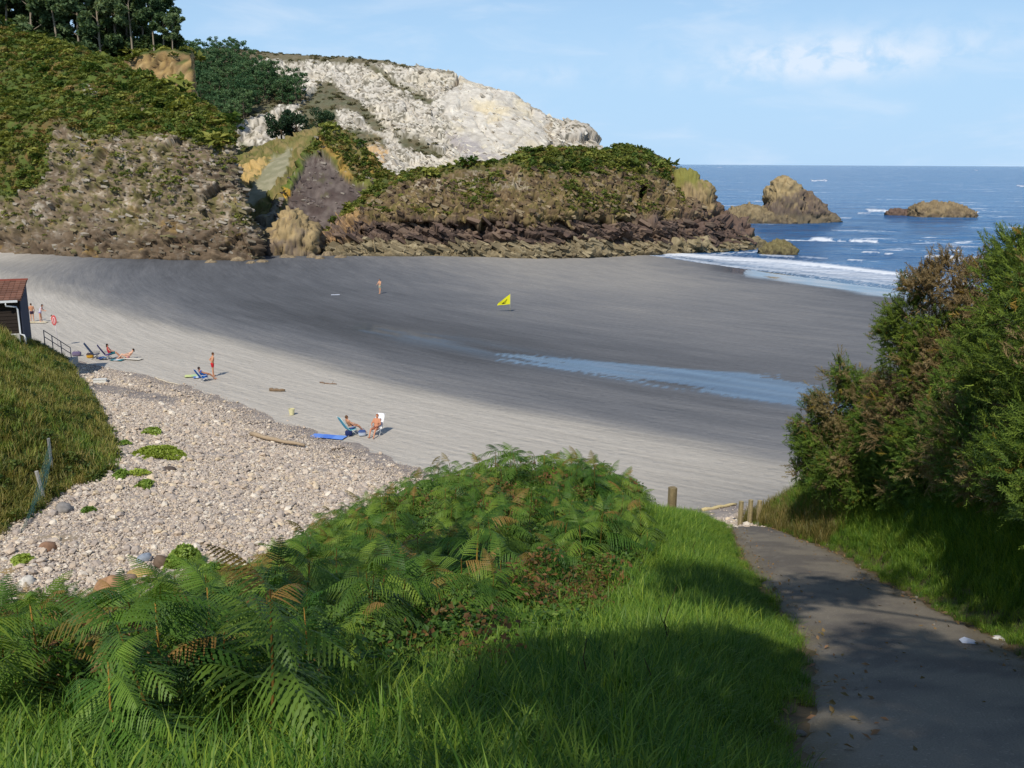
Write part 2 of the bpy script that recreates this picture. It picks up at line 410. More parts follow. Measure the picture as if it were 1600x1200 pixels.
# ================================================================== BEACH
SEA_Z = -1.0
WL = [G(985, 399, SEA_Z), G(1145, 434, SEA_Z), G(1400, 459, SEA_Z), G(1700, 480, SEA_Z)]     # edge of the wash
_wd = WL[2][:2] - WL[0][:2]; _wd = _wd / np.linalg.norm(_wd); _wn = np.array([-_wd[1], _wd[0]])
if _wn[1] < 0: _wn = -_wn
def inland(x, y): return -((x - WL[2][0]) * _wn[0] + (y - WL[2][1]) * _wn[1])
def beach_z(x, y):
    s = inland(x, y)
    z = SEA_Z + 1.0 * sst(s, -3, 42) - 0.06 * np.clip(-s - 3, 0, 60)
    return z
TONE_X = [-200, 0, 200, 400, 600, 800, 1000, 1200, 1400, 1700]      # run of the wet band across the bay: (picture row, tone) from the cliffs to the dry sand
TONE_K = np.array([[(395, 172), (400, 172), (410, 168), (420, 165), (430, 168), (442, 172), (800, 172)], [(396, 172), (402, 165), (410, 150), (418, 142), (428, 155), (447, 172), (800, 172)],
    [(402, 92), (412, 98), (430, 106), (452, 114), (480, 128), (504, 170), (800, 172)], [(404, 90), (420, 100), (445, 97), (485, 92), (524, 116), (560, 168), (800, 172)],
    [(404, 118), (425, 110), (470, 102), (522, 86), (580, 122), (616, 168), (800, 170)], [(404, 146), (430, 136), (480, 118), (552, 88), (622, 116), (654, 164), (800, 168)],
    [(402, 138), (430, 142), (480, 125), (580, 98), (655, 114), (694, 164), (800, 158)], [(425, 88), (450, 124), (510, 120), (605, 102), (695, 120), (738, 156), (800, 132)],
    [(455, 90), (475, 108), (540, 115), (625, 103), (720, 118), (762, 148), (800, 132)], [(480, 90), (500, 108), (560, 115), (645, 103), (740, 118), (782, 148), (820, 132)]], float)
def tone_at(px, py):
    kx = np.stack([[np.interp(px, TONE_X, TONE_K[:, k, c]) for c in (0, 1)] for k in range(7)])       # (7, 2, n)
    t = kx[0, 1].copy()
    for k in range(6):
        y0, y1 = kx[k, 0], kx[k + 1, 0]; f = sst((py - y0) / np.maximum(y1 - y0, 1e-3), 0, 1)
        t = np.where(py > y0, kx[k, 1] + (kx[k + 1, 1] - kx[k, 1]) * f, t)
    return t
POOL = [(760, 551), (830, 556), (930, 564), (1000, 570), (1080, 577), (1190, 583), (1240, 600), (1290, 611), (1400, 622), (1400, 650), (1240, 635), (1150, 621), (1050, 604), (950, 588), (860, 573), (790, 560)]
def make_beach():
    nr, nc = 300, 460
    yy = 30 * (205 / 30) ** np.linspace(0, 1, nr); aa = np.linspace(-0.8, 0.8, nc)
    Y, A = np.meshgrid(yy, aa, indexing='ij'); X = A * Y
    Z = beach_z(X, Y)
    P = np.stack([X, Y, Z], -1).reshape(-1, 3)
    # world axes along / across the run of the tide marks
    t = np.hypot(P[:, 0] - 102, P[:, 1] - 195); s = np.arctan2(P[:, 1] - 195, P[:, 0] - 102) * 150.0
    Q = np.stack([s * 0.05, t * 0.35, s * 0], -1)
    st = fbm(Q, 1.0, 5, 0.55); st2 = fbm(np.stack([s * 0.12, t * 1.3, s * 0 + 5], -1), 1.0, 4, 0.6)
    med = fbm(np.stack([s * 0.10, t * 0.10, s * 0 + 9], -1), 1.0, 4, 0.5)
    P[:, 2] += 0.05 * st + 0.015 * st2
    px, py, _ = PROJ(P)
    wx = px + 30 * st; wy = py + 9 * st + 4 * med + 5 * st2
    tone = tone_at(wx, wy)
    tone = 128 + 1.12 * (tone - 128) + 15 * st * sst(150 - tone, -25, 25) + 15 * st2 * (0.45 + 0.55 * sst(150 - tone, -25, 25)) + 3 * med
    dk = sst(tone, 165, 95)
    k = np.clip(tone, 55, 205)
    c = k / 255; g = np.where(c < 0.04045, c / 12.92, ((c + 0.055) / 1.055) ** 2.4)
    col = g[:, None] * (np.array([1.16, 1.05, 0.89]) * (1 - dk[:, None]) + np.array([0.99, 1.0, 1.04]) * dk[:, None]) * 0.97
    sd = poly_sd(px + 150 * st2 + 40 * st, py + 9.0 * st2 * sst(px, 800, 950), POOL)
    pool = sst(sd, -0.8, 1.6) * (0.8 + 0.2 * sst(st2, -0.2, 0.2))
    sheen = np.exp(-(seg_dist(px, py, [(560, 512), (700, 535), (800, 556), (900, 572), (1250, 634)]) / 11) ** 2) * 0.30 * sst(st + 0.3, 0, 0.5)
    fr = inland(P[:, 0], P[:, 1])
    swash = sst(fr + 2.0 * med + 1.5 * st, 5.5, 2.0) * sst(px, 1080, 1200)
    wet = np.clip(np.maximum.reduce([pool, sheen, swash]), 0, 1)
    o = mesh_obj('beach', P, grid_faces(nr, nc), 'sand', None, col, True, fattr={'wet': wet, 'along': s, 'across': t})
    return tag(o, 'dark grey and pale sand beach streaked by the tide', kind='structure')
def mat_sand():
    m, nt, b = principled('sand')
    at = N(nt, 'ShaderNodeAttribute', attribute_name='Col'); wt = N(nt, 'ShaderNodeAttribute', attribute_name='wet')
    ge = N(nt, 'ShaderNodeNewGeometry')
    sa = N(nt, 'ShaderNodeAttribute', attribute_name='along'); ta = N(nt, 'ShaderNodeAttribute', attribute_name='across')
    mp = N(nt, 'ShaderNodeCombineXYZ')
    L(nt, MATH(nt, 'MULTIPLY', sa.outputs['Fac'], 0.22), mp.inputs[0]); L(nt, MATH(nt, 'MULTIPLY', ta.outputs['Fac'], 2.6), mp.inputs[1])
    n1 = N(nt, 'ShaderNodeTexNoise', i_Scale=0.8, i_Detail=6.0, i_Roughness=0.6); L(nt, mp.outputs[0], n1.inputs['Vector'])
    n2 = N(nt, 'ShaderNodeTexNoise', i_Scale=2.2, i_Detail=6.0, i_Roughness=0.7); L(nt, ge.outputs['Position'], n2.inputs['Vector'])
    f = MATH(nt, 'ADD', MATH(nt, 'MULTIPLY_ADD', n1.outputs[0], 0.56, 0.72), MATH(nt, 'MULTIPLY_ADD', n2.outputs[0], 0.36, -0.18))
    cm = N(nt, 'ShaderNodeCombineColor'); [L(nt, f, cm.inputs[i]) for i in range(3)]
    c = MIXC(nt, 1.0, at.outputs['Color'], cm.outputs[0], 'MULTIPLY')
    c = MIXC(nt, MATH(nt, 'MULTIPLY', wt.outputs['Fac'], 0.75), c, (0.035, 0.055, 0.085))  # wet sand darkened, with the blue of reflected sky put into its colour
    L(nt, c, b.inputs['Base Color'])
    b.inputs['Roughness'].default_value = 0.85; b.inputs['Specular IOR Level'].default_value = 0.25
    L(nt, wt.outputs['Fac'], b.inputs['Coat Weight']); b.inputs['Coat Roughness'].default_value = 0.05; b.inputs['Coat IOR'].default_value = 2.2
    bp = N(nt, 'ShaderNodeBump', i_Distance=0.12); vf = N(nt, 'ShaderNodeTexVoronoi', i_Scale=1.1); L(nt, ge.outputs['Position'], vf.inputs['Vector']); L(nt, MATH(nt, 'ADD', MATH(nt, 'MULTIPLY', RAMP(nt, vf.outputs['Distance'], 0.1, 0.4), 0.35), MATH(nt, 'ADD', n1.outputs[0], MATH(nt, 'MULTIPLY', n2.outputs[0], 0.6))), bp.inputs['Height'])
    L(nt, MATH(nt, 'MULTIPLY_ADD', wt.outputs['Fac'], -0.85, 0.85), bp.inputs['Strength']); L(nt, bp.outputs[0], b.inputs['Normal'])
mat_sand(); make_beach()

# ================================================================== SEA
FOAM = [  # breakers and white water: polyline in the picture, half width, strength
    ([(1040, 396), (1100, 402), (1160, 406), (1230, 410), (1300, 417), (1360, 424), (1420, 431), (1520, 446)], 4.6, 1.0),
    ([(1120, 404), (1200, 413), (1290, 424), (1400, 437)], 7.0, 0.62),
    ([(1075, 406), (1150, 417), (1230, 424), (1330, 436), (1420, 447)], 2.2, 0.55),
    ([(990, 397), (1050, 402), (1120, 414)], 1.3, 0.6), ([(1000, 401), (1080, 412), (1140, 420)], 1.0, 0.5),
    ([(1226, 374), (1262, 376), (1280, 373), (1302, 376)], 1.8, 1.0), ([(1270, 374), (1300, 375)], 2.6, 0.9), ([(1310, 376), (1320, 377)], 1.6, 0.9), ([(1328, 376), (1371, 377)], 1.7, 1.0),
    ([(1352, 395), (1372, 396)], 1.7, 1.0), ([(1384, 398), (1392, 398)], 1.4, 0.8), ([(1326, 406), (1350, 408)], 2.4, 1.0), ([(1448, 401), (1500, 404)], 2.4, 1.0), ([(1460, 407), (1540, 404)], 2.0, 0.8),
    ([(1190, 398), (1240, 401)], 1.8, 0.6), ([(1255, 401), (1290, 403)], 1.5, 0.5), ([(1300, 360), (1400, 362)], 0.8, 0.6), ([(1330, 360), (1360, 360)], 0.8, 0.7),
    ([(1130, 345), (1190, 346), (1240, 341), (1275, 341), (1308, 341)], 1.7, 1.0), ([(1190, 345), (1262, 341)], 2.4, 0.8), ([(1310, 341), (1330, 340)], 1.2, 0.8),
    ([(1356, 328), (1385, 329)], 1.8, 1.0), ([(1340, 333), (1362, 333)], 0.9, 0.7), ([(1385, 330), (1425, 331)], 2.0, 0.9), ([(1440, 334), (1500, 334), (1528, 332)], 1.5, 1.0),
    ([(1268, 282), (1292, 282)], 0.9, 1.0), ([(1120, 261), (1128, 261)], 0.6, 0.8), ([(1590, 290), (1600, 291)], 0.8, 0.9), ([(1524, 266), (1530, 266)], 0.6, 0.7),
    ([(1180, 387), (1200, 388), (1240, 389)], 1.0, 0.7), ([(1090, 399), (1190, 392)], 1.0, 0.7), ([(1330, 388), (1380, 389)], 0.7, 0.5), ([(1480, 385), (1530, 387)], 0.9, 0.6)]
def make_sea():
    nr = 330
    pyv = np.concatenate([np.linspace(500, 262, 270), 257 + 5 * 0.86 ** np.arange(1, nr - 270 + 1)])
    yy = (CAM[2] - SEA_Z) / np.tan(np.maximum((pyv - 254.9) / FPX, 1e-5)) * 0.97
    yy = np.clip(yy, 60, None); yy[-1] = 60000.0; yy = np.maximum.accumulate(yy + np.arange(nr) * 1e-3)
    aa = np.concatenate([np.linspace(-1.6, 0.08, 30), np.linspace(0.085, 0.62, 310), np.linspace(0.64, 1.8, 30)]); nc = len(aa)
    Y, A = np.meshgrid(yy, aa, indexing='ij'); X = A * Y
    P = np.stack([X, Y, np.full_like(X, SEA_Z)], -1).reshape(-1, 3)
    px, py, _ = PROJ(P)
    # swell running to the beach
    s = inland(P[:, 0], P[:, 1]); near = sst(P[:, 1], 700, 120)
    n1 = fbm(np.stack([P[:, 0] * 0.02, P[:, 1] * 0.02, P[:, 0] * 0], -1), 1, 3)
    off = sst(-s, 6, 60)
    ph = (P[:, 1] * 0.93 + P[:, 0] * 0.37) * 0.30 + 6.0 * n1
    P[:, 2] += near * off * (0.22 * np.sin(ph) + 0.30 * fbm(np.stack([P[:, 0] * 0.09, P[:, 1] * 0.22, P[:, 0] * 0], -1), 1, 4, 0.6))
    P[:, 2] -= 0.02 * sst(s, -6, 0)
    Q = np.stack([px * 0.045, py * 0.28, px * 0], -1); w = fbm(Q, 1, 4, 0.6); w2 = fbm(Q * 3.1, 1, 3, 0.6, off=7)
    foam = np.zeros(len(P))
    for pl, hw, stg in FOAM:
        d = seg_dist(px + 9 * w, py + 2.0 * w2 + 1.5 * w, pl)
        foam = np.maximum(foam, stg * sst(d / hw, 1.25, 0.25) * (1 - 0.45 * sst(w2, 0.0, 0.4) * (1.4 - stg)))
    lace = sst(s, -34, -4) * sst(px, 1080, 1180) * sst(np.abs(w + 0.5 * w2), 0.10, 0.0) * 0.5
    foam = np.clip(np.maximum(foam, lace), 0, 1)
    bre = np.zeros(len(P))
    for pl, hw, stg in FOAM[:1] + FOAM[5:14]:
        bre = np.maximum(bre, stg * sst(seg_dist(px, py - hw * 0.3, pl) / (hw * 1.3), 1, 0))
    P[:, 2] += 0.16 * bre * sst(P[:, 1], 420, 300)
    shallow = sst(s, -22, -1) * sst(px, 1000, 1100)
    o = mesh_obj('sea', P, grid_faces(nr, nc), 'sea', None, None, True, fattr={'foam': foam, 'shallow': shallow})
    return tag(o, 'deep blue sea with white breakers near the beach', kind='structure')
def mat_sea():
    m, nt, b = principled('sea')
    fo = N(nt, 'ShaderNodeAttribute', attribute_name='foam'); sh = N(nt, 'ShaderNodeAttribute', attribute_name='shallow')
    ge = N(nt, 'ShaderNodeNewGeometry')
    def wav(scx, scy, sc, det):
        mp = N(nt, 'ShaderNodeMapping'); mp.inputs['Rotation'].default_value = (0, 0, math.radians(-14)); mp.inputs['Scale'].default_value = (scx, scy, 1)
        L(nt, ge.outputs['Position'], mp.inputs[0])
        n = N(nt, 'ShaderNodeTexNoise', i_Scale=sc, i_Detail=det, i_Roughness=0.62); L(nt, mp.outputs[0], n.inputs['Vector']); return n.outputs[0]
    a = wav(0.5, 1.0, 0.55, 6.0); c = wav(0.35, 1.0, 0.07, 5.0); d = wav(0.3, 1.0, 0.008, 4.0)
    h = MATH(nt, 'ADD', a, MATH(nt, 'MULTIPLY', c, 3.2))
    bp = N(nt, 'ShaderNodeBump', i_Strength=1.0, i_Distance=1.1); L(nt, h, bp.inputs['Height']); L(nt, bp.outputs[0], b.inputs['Normal'])
    t = MATH(nt, 'ADD', MATH(nt, 'MULTIPLY', RAMP(nt, c, 0.36, 0.64), 0.5), MATH(nt, 'ADD', MATH(nt, 'MULTIPLY', RAMP(nt, a, 0.35, 0.68), 0.35), MATH(nt, 'MULTIPLY', RAMP(nt, d, 0.35, 0.65), 0.25)))
    deep = MIXC(nt, t, (0.010, 0.066, 0.19), (0.045, 0.17, 0.36))
    col = MIXC(nt, MATH(nt, 'MULTIPLY', sh.outputs['Fac'], 0.6), deep, (0.13, 0.20, 0.27))
    cap = MATH(nt, 'MULTIPLY', RAMP(nt, c, 0.59, 0.64), RAMP(nt, a, 0.50, 0.58))
    fm = MATH(nt, 'MAXIMUM', MATH(nt, 'MULTIPLY', fo.outputs['Fac'], MATH(nt, 'MULTIPLY_ADD', a, 0.8, 0.65), clamp=True), MATH(nt, 'MULTIPLY', cap, 0.8), clamp=True)
    col = MIXC(nt, fm, col, (0.86, 0.88, 0.90))
    L(nt, col, b.inputs['Base Color'])
    L(nt, MATH(nt, 'MULTIPLY_ADD', fm, 0.7, 0.16), b.inputs['Roughness']); b.inputs['IOR'].default_value = 1.33
    L(nt, MATH(nt, 'MULTIPLY_ADD', fm, -0.05, 0.13), b.inputs['Specular IOR Level'])
mat_sea(); make_sea()

# ================================================================== CLIFFS
def base_d(px, py, z=-0.2): return G(px, py, z)[1]
def strata_disp(P, amp, dip=0.45, sc=0.5, off=0.0):
    # layers that dip to the right: sharp ledges across the bedding
    b = P[:, 2] + dip * P[:, 0] + 2.6 * fbm(P, 0.07, 4, off=off)
    q = b * sc; fr = q - np.floor(q)
    h = np.sin(np.floor(q) * 12.9898 + off) * 43758.5453; h = h - np.floor(h)
    return amp * ((h - 0.5) * 1.0 + 0.5 * (sst(fr, 0.0, 0.22) - 1)) 
def left_cliff():
    pxs = [-420, -250, -120, 0, 80, 160, 240, 300, 340, 366]
    crest = [(-60, 240), (-25, 236), (5, 230), (38, 222), (66, 212), (92, 202), (130, 193), (153, 185), (173, 178), (197, 170)]
    bpy_ = [384, 388, 392, 396, 400, 405, 407, 408, 408, 408]
    net = []
    for k, (px, (cy, cd), by) in enumerate(zip(pxs, crest, bpy_)):
        d0 = base_d(px, by)
        prof_py = [by + 10, by, 372, 345, 300, 255, 212]; prof_d = [d0 + 0.5, d0, d0 + 1.8, d0 + 3.2, d0 + 6, d0 + 9, d0 + 12.5]
        keep = [(a, b) for a, b in zip(prof_py, prof_d) if a > cy + 10]
        ay = [a for a, b in keep] + [cy]; ad = [b for a, b in keep] + [cd]
        ys = np.concatenate([[by + 10, by], np.linspace(by, cy, 10)[1:]])
        ds = np.interp(-ys, [-v for v in ay], ad)
        pxr = np.full(len(ys), float(px))
        if k == 9: pxr = np.interp(-ys, [-418, -372, -345, -300, -255, -212, -197], [400, 398, 391, 374, 366, 362, 361])
        if k == 8: pxr = np.interp(-ys, [-418, -372, -345, -300, -255, -212, -173], [368, 368, 364, 350, 342, 338, 338])
        c = [W(a, b, d) for a, b, d in zip(pxr, ys, ds)]
        top = c[-1]; c.append(top + np.array([-4, 9, 0.8 if px < 200 else 0.2])); c.append(top + np.array([-14, 30, 1.5 if px < 200 else -6]))
        net.append(c)
    e = np.array(net[-1])
    side1 = e + np.array([-1.0, 3.0, 0]); side1[-3:, 2] -= 1.0
    side2 = e + np.array([-5.2, 9.0, 0]); side2[-3:, 2] -= 3
    side3 = e + np.array([-19, 24, 0]); side3[-3:, 2] -= 6
    net += [list(side1), list(side2), list(side3)]
    net = np.array(net).transpose(1, 0, 2)
    nr, nc = 340, 420
    V = net_surface(net, nr, nc); Nn = vnormals(V, nr, nc)
    px, py, _ = PROJ(V)
    veg = sst(poly_sd(px + 14 * fbm(V, 0.12, 3), py + 14 * fbm(V, 0.12, 3, off=4), [(-700, -300), (420, -300), (420, 214), (340, 226), (240, 208), (150, 206), (88, 200), (74, 290), (0, 312), (-700, 320)]), -8, 8)
    rk = 1 - veg
    B = np.stack([V[:, 0] * 0.7 - 0.2 * V[:, 2], V[:, 1] * 0.7, V[:, 2] + 0.25 * V[:, 0]], -1) + 0.9 * np.stack([fbm(V, 0.3, 3), fbm(V, 0.3, 3, off=3), fbm(V, 0.3, 3, off=6)], -1)
    b1, h1, k1 = blocks(B, 0.22, 1.3, 0.5, 0.0, 0.07); b2, h2, k2 = blocks(B, 0.66, 0.6, 0.35, 4.0, 0.12); b3, h3, k3 = blocks(B, 1.6, 0.32, 0.18, 9.0, 0.14)
    dsp = rk * (1.8 * ridged(V, 0.06, 3, 0.5) + 0.75 * b1 + 0.6 * b2 + 0.5 * b3 + 0.2 * fbm(V, 0.8, 3) - 0.9) + veg * (2.4 * fbm(V, 0.10, 3) + 1.0 * fbm(V, 0.4, 4))
    lay = fbm(np.stack([V[:, 0] * 0.07, V[:, 1] * 0.07, (V[:, 2] + 0.22 * V[:, 0]) * 0.85], -1), 1.0, 4, 0.6); dsp += rk * 1.1 * lay
    low = sst(py, 340, 385); dsp += rk * low * (0.4 * b2 + 0.6 * ridged(V, 0.35, 3))
    V = V + Nn * (dsp * sst(py, 416, 404) )[:, None]
    Nn = vnormals(V, nr, nc)
    f1, f2, f3 = fbm(V, 0.10, 4), fbm(V, 0.45, 4, 0.6, off=5), fbm(V, 1.6, 3, 0.6, off=9)
    rock = mixv(lin(150, 134, 112), lin(122, 107, 90), sst(f1, -0.2, 0.3))
    rock = mixv(rock, lin(188, 178, 164), sst(f2 + 0.7 * f3, 0.12, 0.42) * 0.85)
    rock = mixv(rock, lin(104, 102, 56), sst(f2 - 0.3 * f3 + 0.5 * f1, 0.05, -0.2) * 0.85 * sst(py, 392, 340))
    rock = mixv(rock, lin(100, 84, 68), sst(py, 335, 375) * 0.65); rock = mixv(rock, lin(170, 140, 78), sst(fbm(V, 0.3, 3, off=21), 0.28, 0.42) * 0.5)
    rock = mixv(rock, lin(70, 60, 52), np.maximum(sst(f3 - 0.2 * f2, 0.25, 0.5) * 0.5, k2 * 0.45)); rock = rock * (0.78 + 0.44 * (0.5 * h2 + 0.5 * h3))[:, None] * (1 + 0.55 * lay)[:, None] * np.array([0.97, 0.94, 0.88])
    green = mixv(lin(96, 110, 48), lin(74, 88, 40), sst(f2, -0.3, 0.3)); green = mixv(green, lin(112, 98, 62), sst(f1 + 0.5 * f2, 0.12, 0.4) * 0.8)
    green = mixv(green, lin(124, 92, 52), sst(poly_sd(px, py, [(-60, 190), (90, 190), (70, 290), (-60, 300)]), -10, 25) * sst(f2, -0.1, 0.35) * 0.8)
    col = mixv(rock, green, veg)
    col = paint(col, px, py, V, [([(33, 82), (45, 88), (42, 97), (32, 92)], lin(178, 150, 110), 3, 3, 0.9), ([(130, 135), (150, 130), (152, 148), (135, 150)], lin(170, 162, 150), 4, 4, 0.9),
                                 ([(200, 160), (232, 158), (236, 172), (205, 172)], lin(150, 132, 104), 5, 4, 0.7), ([(358, 205), (372, 205), (392, 300), (384, 310), (362, 292)], lin(70, 60, 52), 3, 3, 0.75)])  # last patch: shade of the cliff's right edge painted into the rock colour
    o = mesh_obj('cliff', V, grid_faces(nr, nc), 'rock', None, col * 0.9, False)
    tag(o, 'brown rock cliff with a green scrubby shoulder behind the beach', kind='structure')
    return V, px, py, veg
LC = left_cliff()

def yellow_bluff():
    pxs = [-260, -120, 20, 90, 150, 166, 210, 250, 280, 300]; top = [20, 60, 78, 86, 94, 97, 90, 84, 80, 82]
    net = []
    for px, ty in zip(pxs, top):
        bp = px + (10 if px > 270 else 2)
        c = [W(bp + 2, 330, 205), W(bp, 185, 213), W(bp - 1, 158, 214), W(px + 1, 130, 215), W(px, ty + 10, 216.5), W(px, ty, 217.5)]
        t = c[-1]; q = -0.37 if px > 200 else 0.0; c += [t + np.array([8 * q, 8, 1.0]), t + np.array([26 * q, 26, 2.5]), t + np.array([55 * q - 2, 55, 2])]
        net.append(c)
    e = np.array(net[-1]); net += [list(e + np.array([-1.6, 6, -0.6])), list(e + np.array([-7.5, 18, -1.5])), list(e + np.array([-26, 40, -5]))]
    net = np.array(net).transpose(1, 0, 2); nr, nc = 120, 190
    V = net_surface(net, nr, nc); Nn = vnormals(V, nr, nc); px, py, _ = PROJ(V)
    b1, h1, k1 = blocks(V * np.array([1, 1, 0.6]), 0.22, 2.2, 0.8, 2.0); b2, h2, k2 = blocks(V, 0.7, 0.7, 0.3, 5.0); V = V + Nn * (0.5 * b1 + 0.5 * b2 + 0.4 * fbm(V, 0.7, 4))[:, None] * 0.8; Nn = vnormals(V, nr, nc)
    f2, f3 = fbm(V, 0.3, 4, off=5), fbm(V, 1.1, 3, off=2)
    col = mixv(lin(188, 156, 100), lin(150, 124, 86), sst(f2, -0.2, 0.3)); col = mixv(col, lin(206, 180, 128), sst(f3, 0.1, 0.4) * 0.7); col = mixv(col, lin(92, 74, 54), sst(f3 + f2, -0.15, -0.4) * 0.8)
    col = mixv(col, lin(140, 118, 92), sst(px, 212, 200) * 0.8)
    col = mixv(col, lin(84, 94, 46), np.maximum(sst(Nn[:, 2] + 0.3 * f2, 0.55, 0.8), sst(px + 20 * f2, 165, 140)))
    col = col * (0.75 + 0.5 * h2)[:, None]; col = mixv(col, lin(86, 66, 46), k1 * 0.6); o = mesh_obj('bluff', V, grid_faces(nr, nc), 'rock', None, col * 0.88, False)
    tag(o, 'ochre earth bluff under the cliff-top trees', kind='structure'); return V, px, py
YB = yellow_bluff()

GREENS = [  # vegetated strips on the pale headland
    [(-100, 60), (400, 68), (560, 88), (700, 106), (700, 112), (600, 101), (520, 96), (440, 92), (405, 96), (330, 98), (280, 150), (100, 150)],
    [(290, 86), (340, 90), (400, 105), (440, 130), (480, 152), (470, 165), (430, 168), (395, 190), (370, 205), (300, 180)],
    [(570, 98), (588, 100), (622, 130), (665, 150), (690, 163), (672, 166), (630, 146), (606, 128)],
    [(505, 125), (518, 122), (530, 142), (555, 154), (575, 170), (600, 200), (585, 205), (560, 178), (528, 168), (520, 190), (505, 195), (470, 170)],
    [(470, 165), (520, 165), (535, 205), (520, 220), (480, 215)],
    [(620, 214), (660, 218), (706, 245), (700, 252), (660, 240), (628, 228)], [(540, 200), (575, 205), (600, 214), (600, 226), (560, 222)],
    [(375, 218), (400, 228), (418, 236), (450, 225), (470, 210), (470, 240), (420, 262), (375, 262)]]
def headland():
    pxs = [120, 230, 290, 360, 440, 520, 600, 660, 700, 718, 780, 820, 860, 900, 925, 945, 951]
    cr = [82, 78, 74, 74, 82, 88, 95, 103, 110, 112, 140, 160, 180, 197, 212, 229, 243]
    cd = [420, 415, 410, 402, 392, 380, 370, 360, 352, 350, 340, 335, 330, 326, 322, 318, 314]
    net = []
    for px, cy, d in zip(pxs, cr, cd):
        ys = np.concatenate([[345, 318], np.linspace(295, cy, 8)]); t = np.linspace(0, 1, 8) ** 1.1
        ds = np.concatenate([[256, 258], 262 + (d - 262) * t])
        c = [W(px + (4 if px > 930 else 0) * (1 - i / 9), a, b) for i, (a, b) in enumerate(zip(ys, ds))]
        top = c[-1]; c += [top + np.array([0, 25, 1.0 if px < 500 else -2]), top + np.array([0, 80, -12])]
        net.append(c)
    e = np.array(net[-1]); net += [list(e + np.array([0.5, 12, -1])), list(e + np.array([-6, 40, -3])), list(e + np.array([-50, 80, -8]))]
    net = np.array(net).transpose(1, 0, 2); nr, nc = 290, 520
    V = net_surface(net, nr, nc); Nn = vnormals(V, nr, nc); px, py, _ = PROJ(V)
    wv = 9 * fbm(V, 0.07, 4); veg = np.zeros(len(V))
    for g in GREENS: veg = np.maximum(veg, sst(poly_sd(px + wv, py + 0.7 * wv, g), -4, 4))
    slabm = sst(poly_sd(px + 6 * fbm(V, 0.1, 3), py + 6 * fbm(V, 0.1, 3, off=8), [(716, 112), (790, 142), (850, 178), (855, 240), (800, 262), (760, 255), (715, 205), (690, 165)]), -8, 8)
    # blocky crags: sharper and denser on the left, big clean slabs in the middle
    cr1 = ridged(V * np.array([1, 0.8, 1.4]), 0.085, 4, 0.55); cr2 = ridged(V * np.array([1, 0.8, 1.6]), 0.27, 4, 0.6, off=4)
    gul = fbm(V, 0.02, 3, off=2)
    dip = V[:, 0] * 0.75 + V[:, 2] * 0.65; dq = dip * 0.16 + 0.7 * fbm(V, 0.03, 2)
    jnt = np.abs(dq - np.round(dq)); jq = (V[:, 2] * 0.8 - V[:, 0] * 0.5) * 0.12 + 0.5 * fbm(V, 0.04, 2, off=6); jnt2 = np.abs(jq - np.round(jq))
    crack = np.maximum(sst(jnt, 0.05, 0.0), sst(jnt2, 0.035, 0.0) * 0.8) * sst(fbm(V, 0.05, 3, off=12), -0.25, 0.1)
    B = np.stack([V[:, 0] * 0.75 + V[:, 2] * 0.65, V[:, 1] * 0.8, V[:, 2] * 0.75 - V[:, 0] * 0.55], -1) * np.array([1.0, 1.0, 0.95]) + 2.5 * np.stack([fbm(V, 0.08, 3), fbm(V, 0.08, 3, off=3), fbm(V, 0.08, 3, off=6)], -1)
    b1, h1, k1 = blocks(B, 0.075, 2.8, 1.2, 1.0, 0.07); b2, h2, k2 = blocks(B, 0.20, 1.3, 0.9, 4.0, 0.12); b3, h3, k3 = blocks(B, 0.45, 0.8, 0.5, 7.0, 0.16)
    dsp = 6.0 * gul + (1 - slabm) * (0.55 * b1 + 0.55 * b2 + 0.5 * b3 + 0.7 * cr2 - 0.4) + slabm * (0.45 * b1 + 0.2 * b2 + 0.15 * b3 - 0.8 * crack); dsp -= 0.8 * sst(px, 800, 900)
    dsp = np.where(veg > 0.5, 5.0 * gul + 0.7 * cr2 - 1.0, dsp)
    gs = np.abs((px - 716) * 0.86 + (py - 112) * 0.5)       # the gash below the crest
    gash = sst(seg_dist(px + 2 * fbm(V, 0.2, 2), py, [(717, 114), (712, 130), (702, 142), (684, 155)]), 3.5, 0.5)
    dsp -= 4.0 * gash
    V = V + Nn * (dsp * sst(py, 330, 300))[:, None] * 0.9; Nn = vnormals(V, nr, nc)
    f2, f3, f4 = fbm(V, 0.06, 4, off=5), fbm(V, 0.30, 4, 0.65, off=2), fbm(V, 0.9, 3, 0.6, off=11)
    col = mixv(lin(212, 203, 188), lin(234, 226, 210), sst(f3, -0.2, 0.3)) * (0.84 + 0.3 * (0.5 * h2 + 0.5 * h3))[:, None]; col = mixv(col, lin(118, 110, 98), np.maximum(k2 * 0.5, k3 * 0.4) * (1 - 0.55 * slabm)); col = mixv(col, lin(228, 208, 164), sst(f2 + 0.3 * f3, 0.0, 0.35) * (0.2 + 0.4 * slabm))
    col = mixv(col, lin(176, 160, 140), sst(px, 860, 905) * sst(f3, -0.3, 0.25) * 0.7)
    tuft = sst(f3 * 0.7 + f4 * 0.9 + 0.35 * (0.6 - cr2) + 0.10 * k2, 0.08, 0.22) * (1 - 0.85 * slabm)
    col = mixv(col, lin(104, 98, 82), tuft * 0.9)
    col = mixv(col, lin(120, 110, 96), crack * slabm * 0.6); col = mixv(col, lin(96, 88, 84), gash)
    col = paint(col, px, py, V, [([(700, 205), (745, 215), (790, 258), (770, 275), (715, 240)], lin(168, 160, 158), 10, 8, 0.8), ([(572, 212), (592, 210), (606, 240), (600, 270), (580, 250), (560, 228)], lin(206, 170, 120), 5, 5, 0.9),
                                 ([(852, 190), (862, 188), (870, 238), (860, 245)], lin(170, 150, 120), 4, 3, 0.7)])
